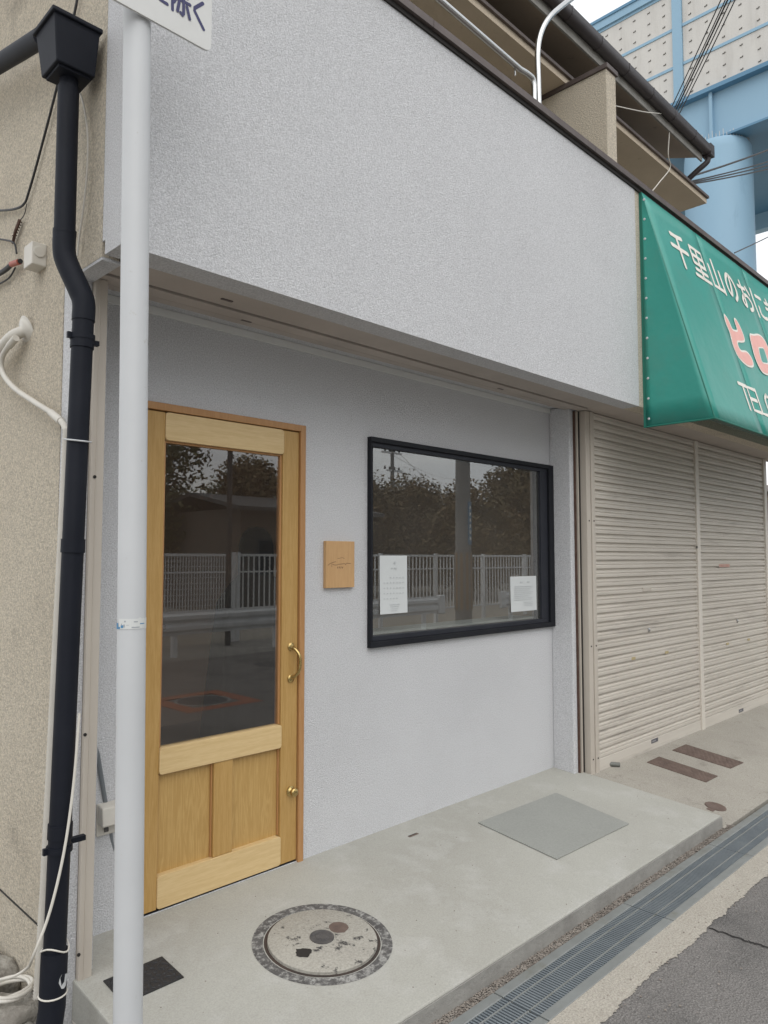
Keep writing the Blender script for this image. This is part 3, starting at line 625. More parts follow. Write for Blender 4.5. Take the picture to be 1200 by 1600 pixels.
def blob(pts, lift, mat, name, grow=0.):
    P = [Vector((x, y, 0)) for x, y in pts]; P = smoothpath(P + [P[0]], 4)[:-1]
    if grow:
        n = len(P); ar = sum(P[i].x * P[(i + 1) % n].y - P[(i + 1) % n].x * P[i].y for i in range(n)); sg = 1 if ar > 0 else -1; Q = []
        for i in range(n):
            d = (P[(i + 1) % n] - P[i - 1]).normalized(); Q.append(P[i] + Vector((d.y, -d.x, 0)) * grow * sg)
        P = Q
    b = MB(); b.v = [tuple(aP(p.x, p.y, lift)) for p in P]; b.f = [tuple(range(len(P)))]
    b.build(name, mat, aw)
HI = [(.925, .705), (.965, .735), (.985, .80), (1.02, .815), (1.12, .79), (1.135, .70), (1.175, .685), (1.215, .75), (1.21, .835), (1.13, .87), (1.02, .895), (.99, .945), (1.03, .985), (1.16, .965), (1.225, 1.0), (1.20, 1.06), (1.06, 1.085), (.92, 1.045), (.89, .96), (.915, .86), (.90, .77)]
RO = [(1.43, .75), (1.52, .735), (1.66, .70), (1.76, .71), (1.80, .78), (1.77, .95), (1.72, 1.03), (1.60, 1.055), (1.47, 1.075), (1.38, 1.06), (1.345, .98), (1.37, .86), (1.40, .78)]
RI = [(1.53, .845), (1.60, .83), (1.66, .825), (1.655, .90), (1.635, .95), (1.56, .965), (1.49, .97), (1.50, .90)]
blob(HI, .0009, M_letter, 'lettering_outline', .016); blob(HI, .0015, M_pink, 'lettering')
blob(RO, .0009, M_letter, 'lettering_outline', .016); blob(RO, .0015, M_pink, 'lettering')
blob(RI, .0020, M_letter, 'lettering_outline', .012); blob(RI, .0025, M_green, 'lettering')

# ================================================================ DOWNPIPE, CONDUIT, CABLES ON THE SIDE WALL
dp = thing('downpipe', 'navy blue downpipe with square hopper on the beige side wall', 'downpipe', (.972, -.352, GZ))
ux, uy = .948, -.345
hp = MB(); zt, zb_ = 3.188, 3.035
hp.hexa([(.882, -.410, zb_), (1.010, -.410, zb_), (1.010, -.280, zb_), (.882, -.280, zb_), (.866, -.424, zt), (1.018, -.424, zt), (1.018, -.262, zt), (.866, -.262, zt)])
hpo = hp.build('hopper', M_navy, dp, bevel=.004)
rim = MB().box(.857, 1.024, -.433, -.252, zt - .004, zt + .012).build('hopper_rim', M_navy, hpo, bevel=.004)
MB().box(.893, 1.0, -.400, -.29, zb_ - .010, zb_ + .002).build('hopper_base', M_navy, hpo, bevel=.003)
MB().tube([(ux, uy, zb_ + .002), (ux, uy, 2.985)], .030, 20).build('spigot', M_navy, dp, smooth=True)
MB().tube([(ux, uy, 3.0), (ux, uy, 2.47)], .034, 24).build('pipe', M_navy, dp, smooth=True)
el = smoothpath([(ux, uy, 2.50), (ux, uy, 2.44), (ux + .008, uy - .007, 2.395), (1.0 - .012, -.378, 2.305), (1.0, -.387, 2.262), (1.0, -.388, 2.20)], 6)
MB().tube(el, .0365, 24).build('elbow', M_navy, dp, smooth=True)
lt = Vector((1.0, -.388, 2.22)); lb = Vector((.965, -.372, .05))
def lp(z): return lt.lerp(lb, (lt.z - z) / (lt.z - lb.z))
MB().tube([lt, lp(.15)], .034, 24).build('pipe', M_navy, dp, smooth=True)
for z in (2.13, 1.455, .555): MB().tube([lp(z + .022), lp(z - .022)], .0375, 24).build('collar', M_navy, dp, smooth=True)
for z in (2.145, .50):
    p = lp(z); MB().tube([p + Vector((0, 0, .009)), p - Vector((0, 0, .009))], .0395, 20).box(p.x - .006, 1.07, p.y + .03, p.y + .05, p.z - .008, p.z + .008).box(p.x - .05, p.x - .036, p.y - .006, p.y + .006, p.z - .010, p.z + .010).build('bracket', M_navy, dp, smooth=True)
p = (ux, uy, 2.50); MB().tube([(ux, uy, 2.505), (ux, uy, 2.49)], .0372, 20).build('collar', M_navy, dp, smooth=True)
MB().tube([lp(.19), lp(.02), lp(-.03) + Vector((-.008, -.004, 0)), lp(-.15) + Vector((-.035, -.01, 0))], .040, 24).build('foot_pipe', M_navy, dp, smooth=True)
for z in (.20, .06):
    q = lp(z); pts = [q + Vector((.041 * math.cos(a), .041 * math.sin(a), (.012 * math.sin(a * 2) if z > .1 else 0))) for a in [2 * math.pi * k / 20 for k in range(21)]]
    MB().tube(pts, .0028, 6).build('wire_tie', M_wcable, dp)
q = lp(.105); b = MB(); rr = random.Random(2)
pts = []
for k in range(12):
    a = 2 * math.pi * k / 12; rk = .016 * rr.uniform(.75, 1.15); pts.append((rk * math.cos(a), 1.5 * rk * math.sin(a)))
ax = math.radians(-62)
for u, v in pts:
    t = ax + u / .0345; b.v.append((q.x + .0405 * math.cos(t), q.y + .0405 * math.sin(t), q.z + v))
b.f = [tuple(range(12))]
b.build('paint_chip', M_pole, dp)
# gutter pipe joining the hopper from the back
gp_ = thing('feeder_pipe', 'navy gutter pipe sloping into the hopper along the beige wall', 'pipe', (.95, .3, 3.1))
MB().tube([atX(66, 58, .945), atX(0, 99, .945), atX(0, 99, .945).lerp(atX(66, 58, .945), -4)], .033, 20).build('pipe', M_navy, gp_, smooth=True)
MB().tube([atX(64, 75, .975), atX(40, 93, .975), atX(20, 104, .97), atX(0, 112, .97), atX(-60, 160, .97)], .0035, 6).build('tie_wire', M_wcable, gp_)
def cab(name, pts, r, mat, label, cat='cable', n=8):
    return tag(MB().tube(smoothpath(pts, 6), r, n).build(name, mat, smooth=True), label, cat)
WX = 1.026
cab('black_cable', [atX(122, -20, WX), atX(117, 18, WX), atX(88, 140, WX), atX(62, 240, WX), atX(45, 300, WX), atX(38, 318, WX), atX(25, 326, WX), atX(0, 329, WX), atX(-60, 330, WX)], .0048, M_cable, 'black cable dropping behind the hopper and turning along the beige wall')
cab('white_cable', [atX(123, 140, WX), atX(131, 165, WX), atX(137, 210, WX), atX(136, 270, WX), atX(130, 330, WX), atX(124, 370, WX), atX(121, 400, WX)], .0035, M_wcable, 'thin pale cable hanging beside the navy pipe under the hopper')
jb = thing('junction_box', 'small white junction box on the beige side wall', 'junction box', atX(47, 400, 1.04))
c_ = atX(50, 400, 1.0)
MB().box(.985, 1.0405, c_.y - .040, c_.y + .045, c_.z - .044, c_.z + .044).build('box_body', M_plast, jb, bevel=.004)
MB().lathe([(.022, 0), (.022, .003), (.019, .004), (0, .004)], (1.012, c_.y - .040, c_.z + .008), 20, 'y').build('round_cap', M_plast, jb)
cab('armoured_cable', [atX(32, 408, 1.015), atX(20, 412, 1.015), atX(5, 424, 1.015), atX(-30, 444, 1.015)], .010, M_cable, 'black cable with a red taped end running into the junction box')
tag(MB().tube([atX(30, 409, 1.012), atX(18, 413, 1.012)], .0115, 12).build('red_tape', M_red, smooth=True), 'red taped joint on the cable at the junction box', 'tape')
cab('thin_cable', [atX(26, 396, WX), atX(22, 380, WX), atX(8, 375, WX), atX(-20, 372, WX)], .004, M_cable, 'thin black wire looping above the junction box')
cab('loose_cable', [atX(24, 418, WX), atX(16, 432, WX), atX(4, 441, WX), atX(-20, 452, WX)], .0035, M_cable, 'thin black wire drooping below the junction box')
an = MB().tube([atX(31, 343, 1.03), atX(24, 362, 1.02), atX(20, 380, 1.03)], .006, 6)
for k in range(7): an.tube([atX(24 + 1.6 * k, 372 - 4 * k, 1.036), atX(20 + 1.8 * k, 368 - 4 * k, 1.016)], .003, 5)
tag(an.build('cable_anchor', M_rust, smooth=True), 'rusty wire anchor fixed above the junction box', 'anchor')
cab('tension_wire', [atX(42, 318, WX), atX(38, 335, WX), atX(31, 345, WX)], .0018, M_cable, 'fine wire from the black cable down to the rusty anchor')
# duct with funnel end and corrugated hose
du = thing('duct_hose', 'white corrugated hose with funnel end on the beige side wall', 'hose', atX(40, 520, 1.04))
fp = [atX(43, 517, 1.038), atX(33, 519, 1.015), atX(18, 527, .99), atX(2, 545, .985), atX(-20, 575, .985)]
path = smoothpath(fp, 8); rad = []
for i, p in enumerate(path):
    f = i / (len(path) - 1); base = .040 * (1 - f * 3.4) + .02 if f < .16 else .021; rad.append(max(.021, base) + (.0018 if i % 2 and f > .25 else 0))
MB().tube(path, rad, 20).build('funnel', M_plast, du, smooth='all')
path = smoothpath([atX(26, 530, .995), atX(12, 543, .985), atX(3, 560, .985), atX(4, 582, .99), atX(22, 606, 1.0), atX(55, 629, 1.005), atX(80, 645, 1.008), atX(97, 660, 1.008), atX(103, 672, 1.008)], 6)
MB().tube(path, .0105, 14).build('hose', M_plast, du, smooth=True)
MB().tube([atX(25, 528, .99), atX(14, 541, .986)], .0135, 14).build('hose_cuff', M_plast, du, smooth=True)
MB().tube([atX(80, 645, 1.008), atX(95, 658, 1.008)], .0135, 14).build('hose_cuff', M_plast, du, smooth=True)
co = MB(); ptsc = []; radc = []
p0_, p1_, p2_ = atX(104, 668, 1.008), atX(67, 1400, 1.008), atX(57, 1560, 1.0)
for i in range(330):
    f = i / 329; p = p0_.lerp(p1_, f / .8) if f < .8 else p1_.lerp(p2_, (f - .8) / .2)
    ptsc.append(p); radc.append(.0125 if i % 2 else .0100)
tag(co.tube(ptsc, radc, 10).build('corrugated_conduit', M_plast, smooth='all'), 'pale corrugated conduit running down behind the navy downpipe', 'conduit')
zt_ = lp(1.80); tag(MB().tube([zt_ + Vector((.041 * math.cos(a), .041 * math.sin(a), .006 * math.sin(a))) for a in [2 * math.pi * k / 24 for k in range(25)]], .003, 6).build('cable_tie', M_pole), 'white cable tie strapping the hose to the downpipe', 'cable tie')
cab('pale_wire', [lp(.92) + Vector((.03, -.035, 0)), lp(.70) + Vector((.018, -.043, 0)), lp(.5) + Vector((-.005, -.048, 0)), lp(.33) + Vector((-.04, -.046, 0)), lp(.2) + Vector((-.075, -.02, 0)), atX(43, 1512, .94), atX(20, 1526, .92), atX(-10, 1532, .9)], .0045, M_wcable, 'pale wire draped across the navy downpipe to the coil')
# hose coil on the rocks
ch = MB(); cc = atX(2, 1512, .93); cc.z = -.072
pts = []
for k in range(110):
    a = 2 * math.pi * k / 28; r = .068 + .006 * math.sin(k * .31); pts.append((cc.x + .03 + r * math.cos(a), cc.y + r * math.sin(a), cc.z + .004 * (k / 28) + .004 * math.sin(a * 1.5)))
tag(ch.tube(pts, .0065, 8).build('hose_coil', M_plast, smooth='all'), 'coil of pale hose lying on the rocks by the beige wall', 'hose')
tag(MB().tube(smoothpath([atZ(98, 1568, GZ + .0), atZ(108, 1581, GZ - .0), atZ(122, 1596, GZ - .0), atZ(140, 1625, GZ - .01)], 5), .015, 14).build('drain_pipe_end', M_plast, smooth=True), 'cream plastic pipe lying on the ground between downpipe and porch', 'pipe')
# rocks
def rock(c, sx, sy, sz, seed):
    bm = bmesh.new(); bmesh.ops.create_icosphere(bm, subdivisions=3, radius=1); rr = random.Random(seed)
    import mathutils.noise as mn
    for v in bm.verts:
        d = v.co.copy(); k = 1 + .28 * mn.noise(d * 1.3 + Vector((seed, 0, 0))) + .12 * mn.noise(d * 3.1 + Vector((0, seed, 0)))
        v.co = Vector((max(-.8, min(.8, d.x)) * sx * k, max(-.8, min(.8, d.y)) * sy * k, max(-.75, min(.7, d.z)) * sz * k)) + Vector(c)
    me = bpy.data.meshes.new('garden_rock'); bm.to_mesh(me); bm.free(); return link('garden_rock', me, M_rock, None, 'all')
for c, s, lab in (((.93, -.235, -.185), (.075, .085, .115), 'rough grey rock right beside the foot of the navy downpipe'), ((.955, -.06, -.17), (.10, .12, .115), 'squat grey rock under the hose coil against the beige wall'), ((.82, -.17, -.20), (.075, .10, .10), 'broken grey rock with flat top left of the downpipe foot'), ((.97, .22, -.15), (.09, .17, .12), 'long grey rock along the base of the beige wall'), ((.86, .07, -.20), (.09, .12, .10), 'low rounded grey rock in front of the long rock')):
    tag(rock(c, *s, int(c[0] * 97 + c[1] * 31)), lab, 'rock', 'rocks at the foot of the beige wall')
# grey rod leaning by the jamb, outdoor socket box behind the sign pole
r0 = atY(150, 1163, -.012); r1 = slope(194, 1440, S) + Vector((0, 0, .008))
rod = MB().tube([r0, r0.lerp(r1, .06), r1], [.003, .0085, .0085], 10)
tag(rod.build('leaning_rod', pm('grey_rod', (.22, .24, .26), .35, metal=.6)), 'grey metal rod leaning on the white wall behind the pole', 'rod')
sb = thing('wall_socket_cover', 'cream hooded socket cover low on the white wall behind the pole', 'socket', (1.30, 0, .42))
MB().box(1.256, 1.345, -.012, -.0005, .365, .485).build('back_plate', M_plast, sb, bevel=.003)
MB().prism([(-.012, .486), (-.052, .478), (-.060, .410), (-.012, .412)], 'x', 1.258, 1.343).build('hood', M_plast, sb, bevel=.005)
MB().box(1.285, 1.30, -.018, -.0125, .378, .392).build('knockout', M_iron, sb)

# ================================================================ SIGN POLE
sp_ = thing('sign_pole', 'white round sign pole standing in front of the wooden door', 'sign pole', (.985, -.853, GZ))
pt = Vector((.931, -.853, 3.65)); pb = Vector((.9792, -.853, GZ - .02))
MB().tube([pb, pt], .0381, 32).build('pole', M_pole, sp_, smooth=True)
def pz(z): return pb.lerp(pt, (z - pb.z) / (pt.z - pb.z))
stz = pz(1.235)
b = MB(); n = 24
for i in range(n + 1):
    a = R(-175) + R(185) * i / n; dy = .0 + .0
    for z in (-.0125, .016): b.v.append((stz.x + .0386 * math.cos(a), stz.y + .0386 * math.sin(a), stz.z + z + (.004 if i == n // 2 else 0) * (z > 0)))
b.f = [(2 * i, 2 * i + 2, 2 * i + 3, 2 * i + 1) for i in range(n)]
stk = b.build('sticker', M_stick, sp_)
def onpole(name, deg0, deg1, z0, z1, mat, k=0):
    b = MB(); m = 4
    for i in range(m + 1):
        a = R(deg0 + (deg1 - deg0) * i / m)
        for z in (z0, z1): b.v.append((stz.x + (.0390 + .0002 * k) * math.cos(a), stz.y + (.0390 + .0002 * k) * math.sin(a), stz.z + z))
    b.f = [(2 * i, 2 * i + 2, 2 * i + 3, 2 * i + 1) for i in range(m)]
    return b.build(name, mat, stk)
# facing direction towards the camera is about -117 degrees on the pole
for a0, a1, z0, z1, mt in ((-200, -178, -.0125, .004, M_blue), (-176, -166, -.0120, -.006, M_blue), (-162, -150, -.0085, -.001, M_blue), (-149, -143, -.007, .001, M_greyink), (-146, -139, .007, .011, M_greyink), (-160, -156, -.002, .003, M_greyink), (-137, -126, -.0015, -.0005, M_greyink),
                           (-108, -92, .0065, .0095, M_greyink), (-116, -84, -.0085, -.0055, M_greyink), (-82, -58, .001, .0032, M_blue), (-170, -128, -.0123, -.0117, M_greyink), (-125, -60, -.0122, -.0116, M_greyink)):
    onpole('sticker_print', a0, a1, z0, z1, mt)
pl0 = atY(318, 74.5, -.902); PX1 = atY(330, 40, -.902).x; PZ0 = pl0.z - .004; PX0 = .60; PZ1 = PZ0 + .42
def rrect(x0, x1, z0, z1, r, n=6):
    o = []
    for cx, cz, a0 in ((x1 - r, z0 + r, -90), (x1 - r, z1 - r, 0), (x0 + r, z1 - r, 90), (x0 + r, z0 + r, 180)):
        for k in range(n + 1): a = R(a0 + 90 * k / n); o.append((cx + r * math.cos(a), cz + r * math.sin(a)))
    return o
plate = MB().prism(rrect(PX0, PX1, PZ0, PZ1, .022), 'y', -.904, -.899).build('sign_plate', M_sign, sp_)
MB().prism(rrect(PX0 + .003, PX1 - .003, PZ0 + .003, PZ1 - .003, .02), 'y', -.899, -.8925).build('plate_rim', M_galv, plate)
MB().tube([(.94, -.853, PZ0 + .09), (.94, -.853, PZ0 + .12)], .042, 20).box(.93, .95, -.897, -.885, PZ0 + .085, PZ0 + .125).build('clamp', M_galv, plate)
SO = Vector((0, -.904, 0))
def sgn(strokes, w_):
    for k, s_ in enumerate(strokes):
        MB().ribbon(s_, w_, SO, X_, Z_, -Y_, .0006 + .0002 * k).build('lettering', M_signink, plate)
def spx(px, py): q = atY(230 + px / 10.909, py / 10.909, -.905); return (q.x, q.z)
sgn([[spx(950, 55), spx(812, 135), spx(808, 180), spx(962, 500)]], .0105)                                         # the last character
sgn([[spx(430, -260), spx(432, -60), spx(433, 165)], [spx(430, -260), spx(520, -190), spx(470, -110), spx(510, -50), spx(455, 30)],
     [spx(620, -290), spx(540, -160)], [spx(620, -290), spx(725, -110)], [spx(560, -80), spx(690, -30)], [spx(520, -30), spx(730, 85)],
     [spx(620, -60), spx(620, 240), spx(600, 265), spx(570, 215)], [spx(545, 30), spx(515, 185)], [spx(675, 115), spx(722, 325)]], .0095)
sgn([[spx(130, -420), spx(300, -330)], [spx(200, -480), spx(160, -300), spx(220, -240)], [spx(330, -260), spx(200, -120), spx(220, -10), spx(340, 68)]], .0105)

# ================================================================ THINGS ON THE PORCH AND PAVEMENT
def onporch(px, py): return slope(px, py, S)
mc = onporch(502, 1473.5); mc = Vector((1.902, -.566, S * -.566)); tilt = Matrix.Rotation(math.atan(S), 4, 'X')
mh = thing('manhole_cover', 'round worn manhole cover with flaking cream paint set in the porch', 'manhole cover', mc)
def flat(b, c):   # build around the origin, then lay on the sloping porch at c
    b.v = [tuple(tilt @ Vector(p) + Vector(c)) for p in b.v]; return b
flat(MB().lathe([(.262, -.004), (.268, .0012), (.258, .0022), (.228, .0020), (.222, -.004)], (0, 0, 0), 64), mc).build('ring', M_ring, mh, smooth=True)
flat(MB().lathe([(.2225, -.006), (.2225, .0005), (.210, .0005), (.2095, -.003)], (0, 0, 0), 64), mc).build('inner_ring', M_lidgap, mh)  # dark lid gap: shadow and rust both put into the colour
flat(MB().lathe([(.209, -.004), (.209, .0095), (.204, .0125), (.0, .0125)], (0, 0, 0), 64), mc).build('lid', M_lid, mh, smooth=True)
flat(MB().lathe([(.047, .012), (.047, .0155), (.040, .0165), (.036, .0140), (.026, .0140), (.024, .0165), (.014, .0165), (0, .0150)], (0.0, .005, 0), 32), mc).build('boss', M_iron, mh, smooth=True)
rr = random.Random(9)
def patch(c, rx, ry, z, nn=18, jag=.2):
    b = MB(); b.v = [(c[0] + rx * rr.uniform(1 - jag, 1) * math.cos(2 * math.pi * k / nn), c[1] + ry * rr.uniform(1 - jag, 1) * math.sin(2 * math.pi * k / nn), z) for k in range(nn)]; b.f = [tuple(range(nn))]; return b
def local(px, py): q = onporch(px, py); return (q.x - mc.x, (q.y - mc.y))
l1 = local(529, 1454); l2 = local(473, 1494)
flat(patch(l1, .042, .042, .0132, jag=.12), mc).build('rusty_socket', M_rustplate, mh); flat(patch(l2, .038, .036, .0133, jag=.35), mc).build('lift_hole', M_dark, mh)
# grey sheet lying on the porch
q4 = [onporch(*p) for p in ((746.9, 1286.6), (869, 1240), (983, 1288.4), (870, 1344))]
b = MB(); b.hexa([(p.x, p.y, p.z + .0015) for p in (q4[3], q4[2], q4[1], q4[0])] + [(p.x, p.y, p.z + .0065) for p in (q4[3], q4[2], q4[1], q4[0])])
tag(b.build('floor_mat', M_mat, bevel=.001), 'plain grey rectangular mat lying on the porch under the window', 'mat')
bx0, bx1, by0, by1 = 1.171, 1.388, -.432, -.279
bmv = MB().box(bx0, bx1, by0, by1, 0, .004)
for i in range(9):
    for j in range(6):
        x = bx0 + .016 + i * .0235; y = by0 + .014 + j * .0245; a = R(45 if (i + j) % 2 else -45); c, s = math.cos(a), math.sin(a)
        bmv.hexa([(x + u * c - v * s, y + u * s + v * c, z) for z, k in ((.0035, 1), (.0062, .6)) for u, v in ((-.010 * k, -.003 * k), (.010 * k, -.003 * k), (.010 * k, .003 * k), (-.010 * k, .003 * k))])
bmv.v = [(x, y, z + S * y + .001) for x, y, z in bmv.v]
tag(bmv.build('inspection_plate', M_blackmat), 'small black chequered plate in the porch behind the white pole', 'plate')
p = onporch(646, 1305); 
vs = thing('bolt_socket', 'tiny metal floor slot in the porch between manhole and mat', 'floor socket', p)
MB().add([(p.x - .035, p.y - .008, p.z + .001 - .008 * S), (p.x + .035, p.y - .008, p.z + .001 - .008 * S), (p.x + .035, p.y + .010, p.z + .001 + .01 * S), (p.x - .035, p.y + .010, p.z + .001 + .01 * S)], [(0, 1, 2, 3)]).build('slot_plate', M_rustplate, vs)
MB().add([(p.x - .033, p.y + .003, p.z + .0018), (p.x + .025, p.y + .003, p.z + .0018), (p.x + .025, p.y + .009, p.z + .0022), (p.x - .033, p.y + .009, p.z + .0022)], [(0, 1, 2, 3)]).build('slot', M_dark, vs)
# rusty chequer plates and small lid on the neighbour's apron
aps = (GZ - .004 + .022) / (-1.085 + .2); apz = -.022 + .2 * aps
def onap(px, py): return slope(660 + px / 2.222, 1130 + py / 2.222, aps, apz)
for quad, lab in (([(780, 137), (822, 118), (1025, 185), (985, 206)], 'rusty chequered drain plate on the apron, nearer the porch'), ([(868, 95), (915, 75), (1115, 138), (1070, 158)], 'rusty chequered drain plate on the apron, farther from the porch')):
    Q = [onap(*a) for a in quad]; b = MB()
    b.hexa([tuple(v + Vector((0, 0, -.002))) for v in (Q[3], Q[2], Q[1], Q[0])] + [tuple(v + Vector((0, 0, .005))) for v in (Q[3], Q[2], Q[1], Q[0])])
    for i in range(26):
        for j in range(8):
            f, h_ = (i + .5) / 26, (j + .5) / 8; o = (Q[0].lerp(Q[3], f)).lerp(Q[1].lerp(Q[2], f), h_); a = R(40 if (i + j) % 2 else -50); c, s = math.cos(a), math.sin(a)
            b.add([(o.x + u * c - v * s, o.y + u * s + v * c, o.z + aps * (u * s + v * c) + .0052 + dz) for u, v, dz in ((-.011, 0, 0), (0, -.003, 0), (.011, 0, 0), (0, .003, 0), (0, 0, .003))], [(0, 1, 4), (1, 2, 4), (2, 3, 4), (3, 0, 4)])
    tag(b.build('drain_plate', M_rustplate), lab, 'drain plate', 'rusty plates on the apron')
p = onap(1018, 290); b = MB().lathe([(.062, -.002), (.062, .004), (.052, .005), (.048, .003), (.0, .004)], (0, 0, 0), 32); b.box(-.095, -.05, -.02, .02, -.002, .0035)
b.v = [(x + p.x, y + p.y, z + p.z + aps * y) for x, y, z in b.v]
tag(b.build('valve_lid', M_rustplate, smooth=True), 'small round rusty valve lid beside the porch corner', 'valve lid')
hb = MB(); q0, q1 = onap(606, 146), onap(684, 152); ptsh = []; rh = []
for k in range(40): f = k / 39; v = q0.lerp(q1, f); v.z += .016; ptsh.append(v); rh.append(.016 if k % 2 else .012)
tag(hb.tube(ptsh, rh, 12).build('drain_hose', pm('grey_hose', (.17, .175, .16), .6), smooth='all'), 'short corrugated hose poking out under the left shutter', 'hose')

# ================================================================ STREET DRAIN GRATINGS
def grating(x0, label):
    t = thing('drain_grating', label, 'grating', (x0 + .5, -1.23, GZ), 'gratings along the street drain')
    x1 = x0 + .972; ya, yb = -1.352, -1.118
    MB().box(x0, x1, yb - .042, yb, GZ - .05, GZ + .002).build('frame_edge', M_galvc, t, bevel=.003)
    MB().box(x0, x1, ya, ya + .042, GZ - .05, GZ + .002).build('frame_edge', M_galvc, t, bevel=.003)
    b = MB(); n = 66
    for k in range(n):
        x = x0 + .006 + k * (.972 - .012) / (n - 1); b.box(x - .0036, x + .0036, ya + .043, yb - .043, GZ - .03, GZ - .0005)
    stuff(b.build('bars', M_grate, t))
    for y in (-1.270, -1.195): MB().box(x0, x1, y - .003, y + .003, GZ - .006, GZ + .0015).build('cross_rod', M_galvc, t)
    return t
M_galvc = pm('frame_steel', (.33, .345, .34), .55, metal=.5, var=(.25, .26, .25), vscale=7, vamt=.4, var2=(.20, .185, .13), v2scale=4, v2lo=.55, v2hi=.8)
for k, nm in enumerate(('steel drain grating beside the porch end next to the sign pole', 'steel drain grating in front of the manhole cover', 'steel drain grating in front of the grey mat', 'steel drain grating in front of the porch corner and valve lid', 'steel drain grating in front of the left shutter', 'steel drain grating in front of the shutter post', 'steel drain grating in front of the right shutter')):
    grating(.285 + k * .9795, nm)
MB_ = MB().box(-3, 9, -1.352, -1.118, -.32, -.29); struct(MB_.build('drain_channel', M_conc_rough))
struct(MB().box(7.2, 14, -1.352, -1.10, -.2, GZ).build('drain_cover_strip', M_conc_rough))

# ================================================================ PLAQUE AND NOTICES
pq = thing('name_plaque', 'small upright wooden name plaque between door and window', 'plaque', (2.47, 0, 1.38))
PQ0, PQ1 = 2.376, 2.566; MB().box(PQ0, PQ1, -.022, -.001, 1.268, 1.500).build('board', M_wood_plq, pq, bevel=.001)
O_ = Vector((0, -.022, 0)); 
def pq_px(px, py): q = atY(490 + px / 15, 830 + py / 15, -.0222); return (q.x, q.z)
scr = [[(335, 800), (380, 765), (440, 735), (520, 715)], [(430, 750), (428, 800), (425, 835)], [(450, 775), (480, 790), (560, 790), (580, 768), (600, 780), (620, 765), (640, 778), (660, 762), (690, 770), (710, 755), (740, 775), (755, 790), (760, 755), (800, 752), (870, 760)], [(560, 640), (620, 632), (670, 618), (720, 645)]]
for k, s_ in enumerate(scr):
    pts = smoothpath([(*pq_px(*p), 0) for p in s_], 4); MB().ribbon([(p.x, p.y) for p in pts], .0022 if k != 3 else .0014, O_, X_, Z_, -Y_, .0004 + .0001 * k).build('engraving', M_burn, pq)
for k in range(4):
    c = pq_px(565 + 38 * k, 852); MB().ribbon([(c[0] - .002, c[1] - .003), (c[0] + .002, c[1] + .0035)], .0036, O_, X_, Z_, -Y_, .0005).build('engraving', M_burn, pq)
def notice(x0, x1, z0, z1, label, skew, rowsf):
    y = GY - .0022; t = thing('paper_notice', label, 'notice', ((x0 + x1) / 2, y, z0), 'notices in the window')
    b = MB(); n = 6
    for i in range(n + 1):
        f = i / n; z = z0 + (z1 - z0) * f; c = -.004 * (1 - f) ** 2
        b.v += [(x0, y + c, z + skew), (x1, y + c * .6, z)]
    b.f = [(2 * i, 2 * i + 1, 2 * i + 3, 2 * i + 2) for i in range(n)]
    o = b.build('sheet', M_paper, t); s_ = o.modifiers.new('thick', 'SOLIDIFY'); s_.thickness = .0005; s_.offset = -1
    m = MB(); rowsf(m, y - .0048)
    m.build('print', M_ink, t)
def rows1(m, y):
    x0, z1, w_, h_ = pA.x, pA.z, pB.x - pA.x, pA.z - pB.z
    def bx(u0, u1, v0, v1): m.box(x0 + u0 * w_, x0 + u1 * w_, y - .0002, y + .0006, z1 - v1 * h_, z1 - v0 * h_)
    for r in range(5):
        for c in range(7):
            if (r == 0 and c < 2) or (r == 4 and c > 4): continue
            bx(.13 + c * .115, .165 + c * .115, .37 + r * .09, .388 + r * .09)
    bx(.50, .56, .105, .14); bx(.40, .46, .21, .225); bx(.50, .60, .21, .225)
    for k in range(4): bx(.34 + .02 * k, .70 - .03 * k, .84 + k * .035, .848 + k * .035)
def rows2(m, y):
    x0, z1, w_, h_ = qA.x, qA.z, qB.x - qA.x, qA.z - qB.z
    def bx(u0, u1, v0, v1): m.box(x0 + u0 * w_, x0 + u1 * w_, y - .0002, y + .0006, z1 - v1 * h_, z1 - v0 * h_)
    bx(.36, .46, .15, .18); bx(.63, .72, .15, .18)
    for k in range(8): bx(.12, .86 - .07 * (k % 3), .28 + k * .055, .29 + k * .055)
    for k in range(3): bx(.48, .84, .74 + k * .05, .75 + k * .05)
pA, pB = atY(594, 868, -.004), atY(637, 957, -.004); qA, qB = atY(798, 901, -.004), atY(839, 953, -.004)
notice(pA.x, pB.x, pB.z, pA.z, 'tall white calendar sheet taped to the left of the shop window', .0, rows1)
notice(qA.x, qB.x, qB.z, qA.z, 'squarish white notice sheet taped to the right of the shop window', .0, rows2)

# ================================================================ VIADUCT
XV = 24.0
vd = thing('viaduct', 'pale blue steel viaduct with noise barrier panels and round pier', 'viaduct', (XV + 1.5, 5.9, -.3))
zg1 = atX(1052, 168, XV).z; zg0 = atX(1125, 214, XV).z
ztop = atX(1000, 13, XV).z
MB().box(XV + .5, XV + 7.2, -30, 60, zg0 + .15, zg1 - .1).build('deck', M_blue_dk, vd)
MB().box(XV + .10, XV + .16, -30, 60, zg0, zg1 - .06).build('girder_web', M_blue_st, vd)
MB().box(XV - .10, XV + .5, -30, 60, zg0 - .07, zg0).build('girder_flange', M_blue_dk, vd)
MB().box(XV - .16, XV + .5, -30, 60, zg1 - .06, zg1 + .08).build('girder_flange', M_blue_dk, vd)
for k in range(-3, 8):
    y = 6.08 + k * 3.0; MB().box(XV - .05, XV + .10, y - .05, y + .05, zg0, zg1 - .06).build('stiffener', M_blue_st, vd)
MB().box(XV - .08, XV + .25, -30, 60, ztop, ztop + .28).build('top_rail', M_blue_st, vd); MB().box(XV - .12, XV + .3, -30, 60, ztop + .28, ztop + .38).build('top_cap', M_blue_dk, vd)
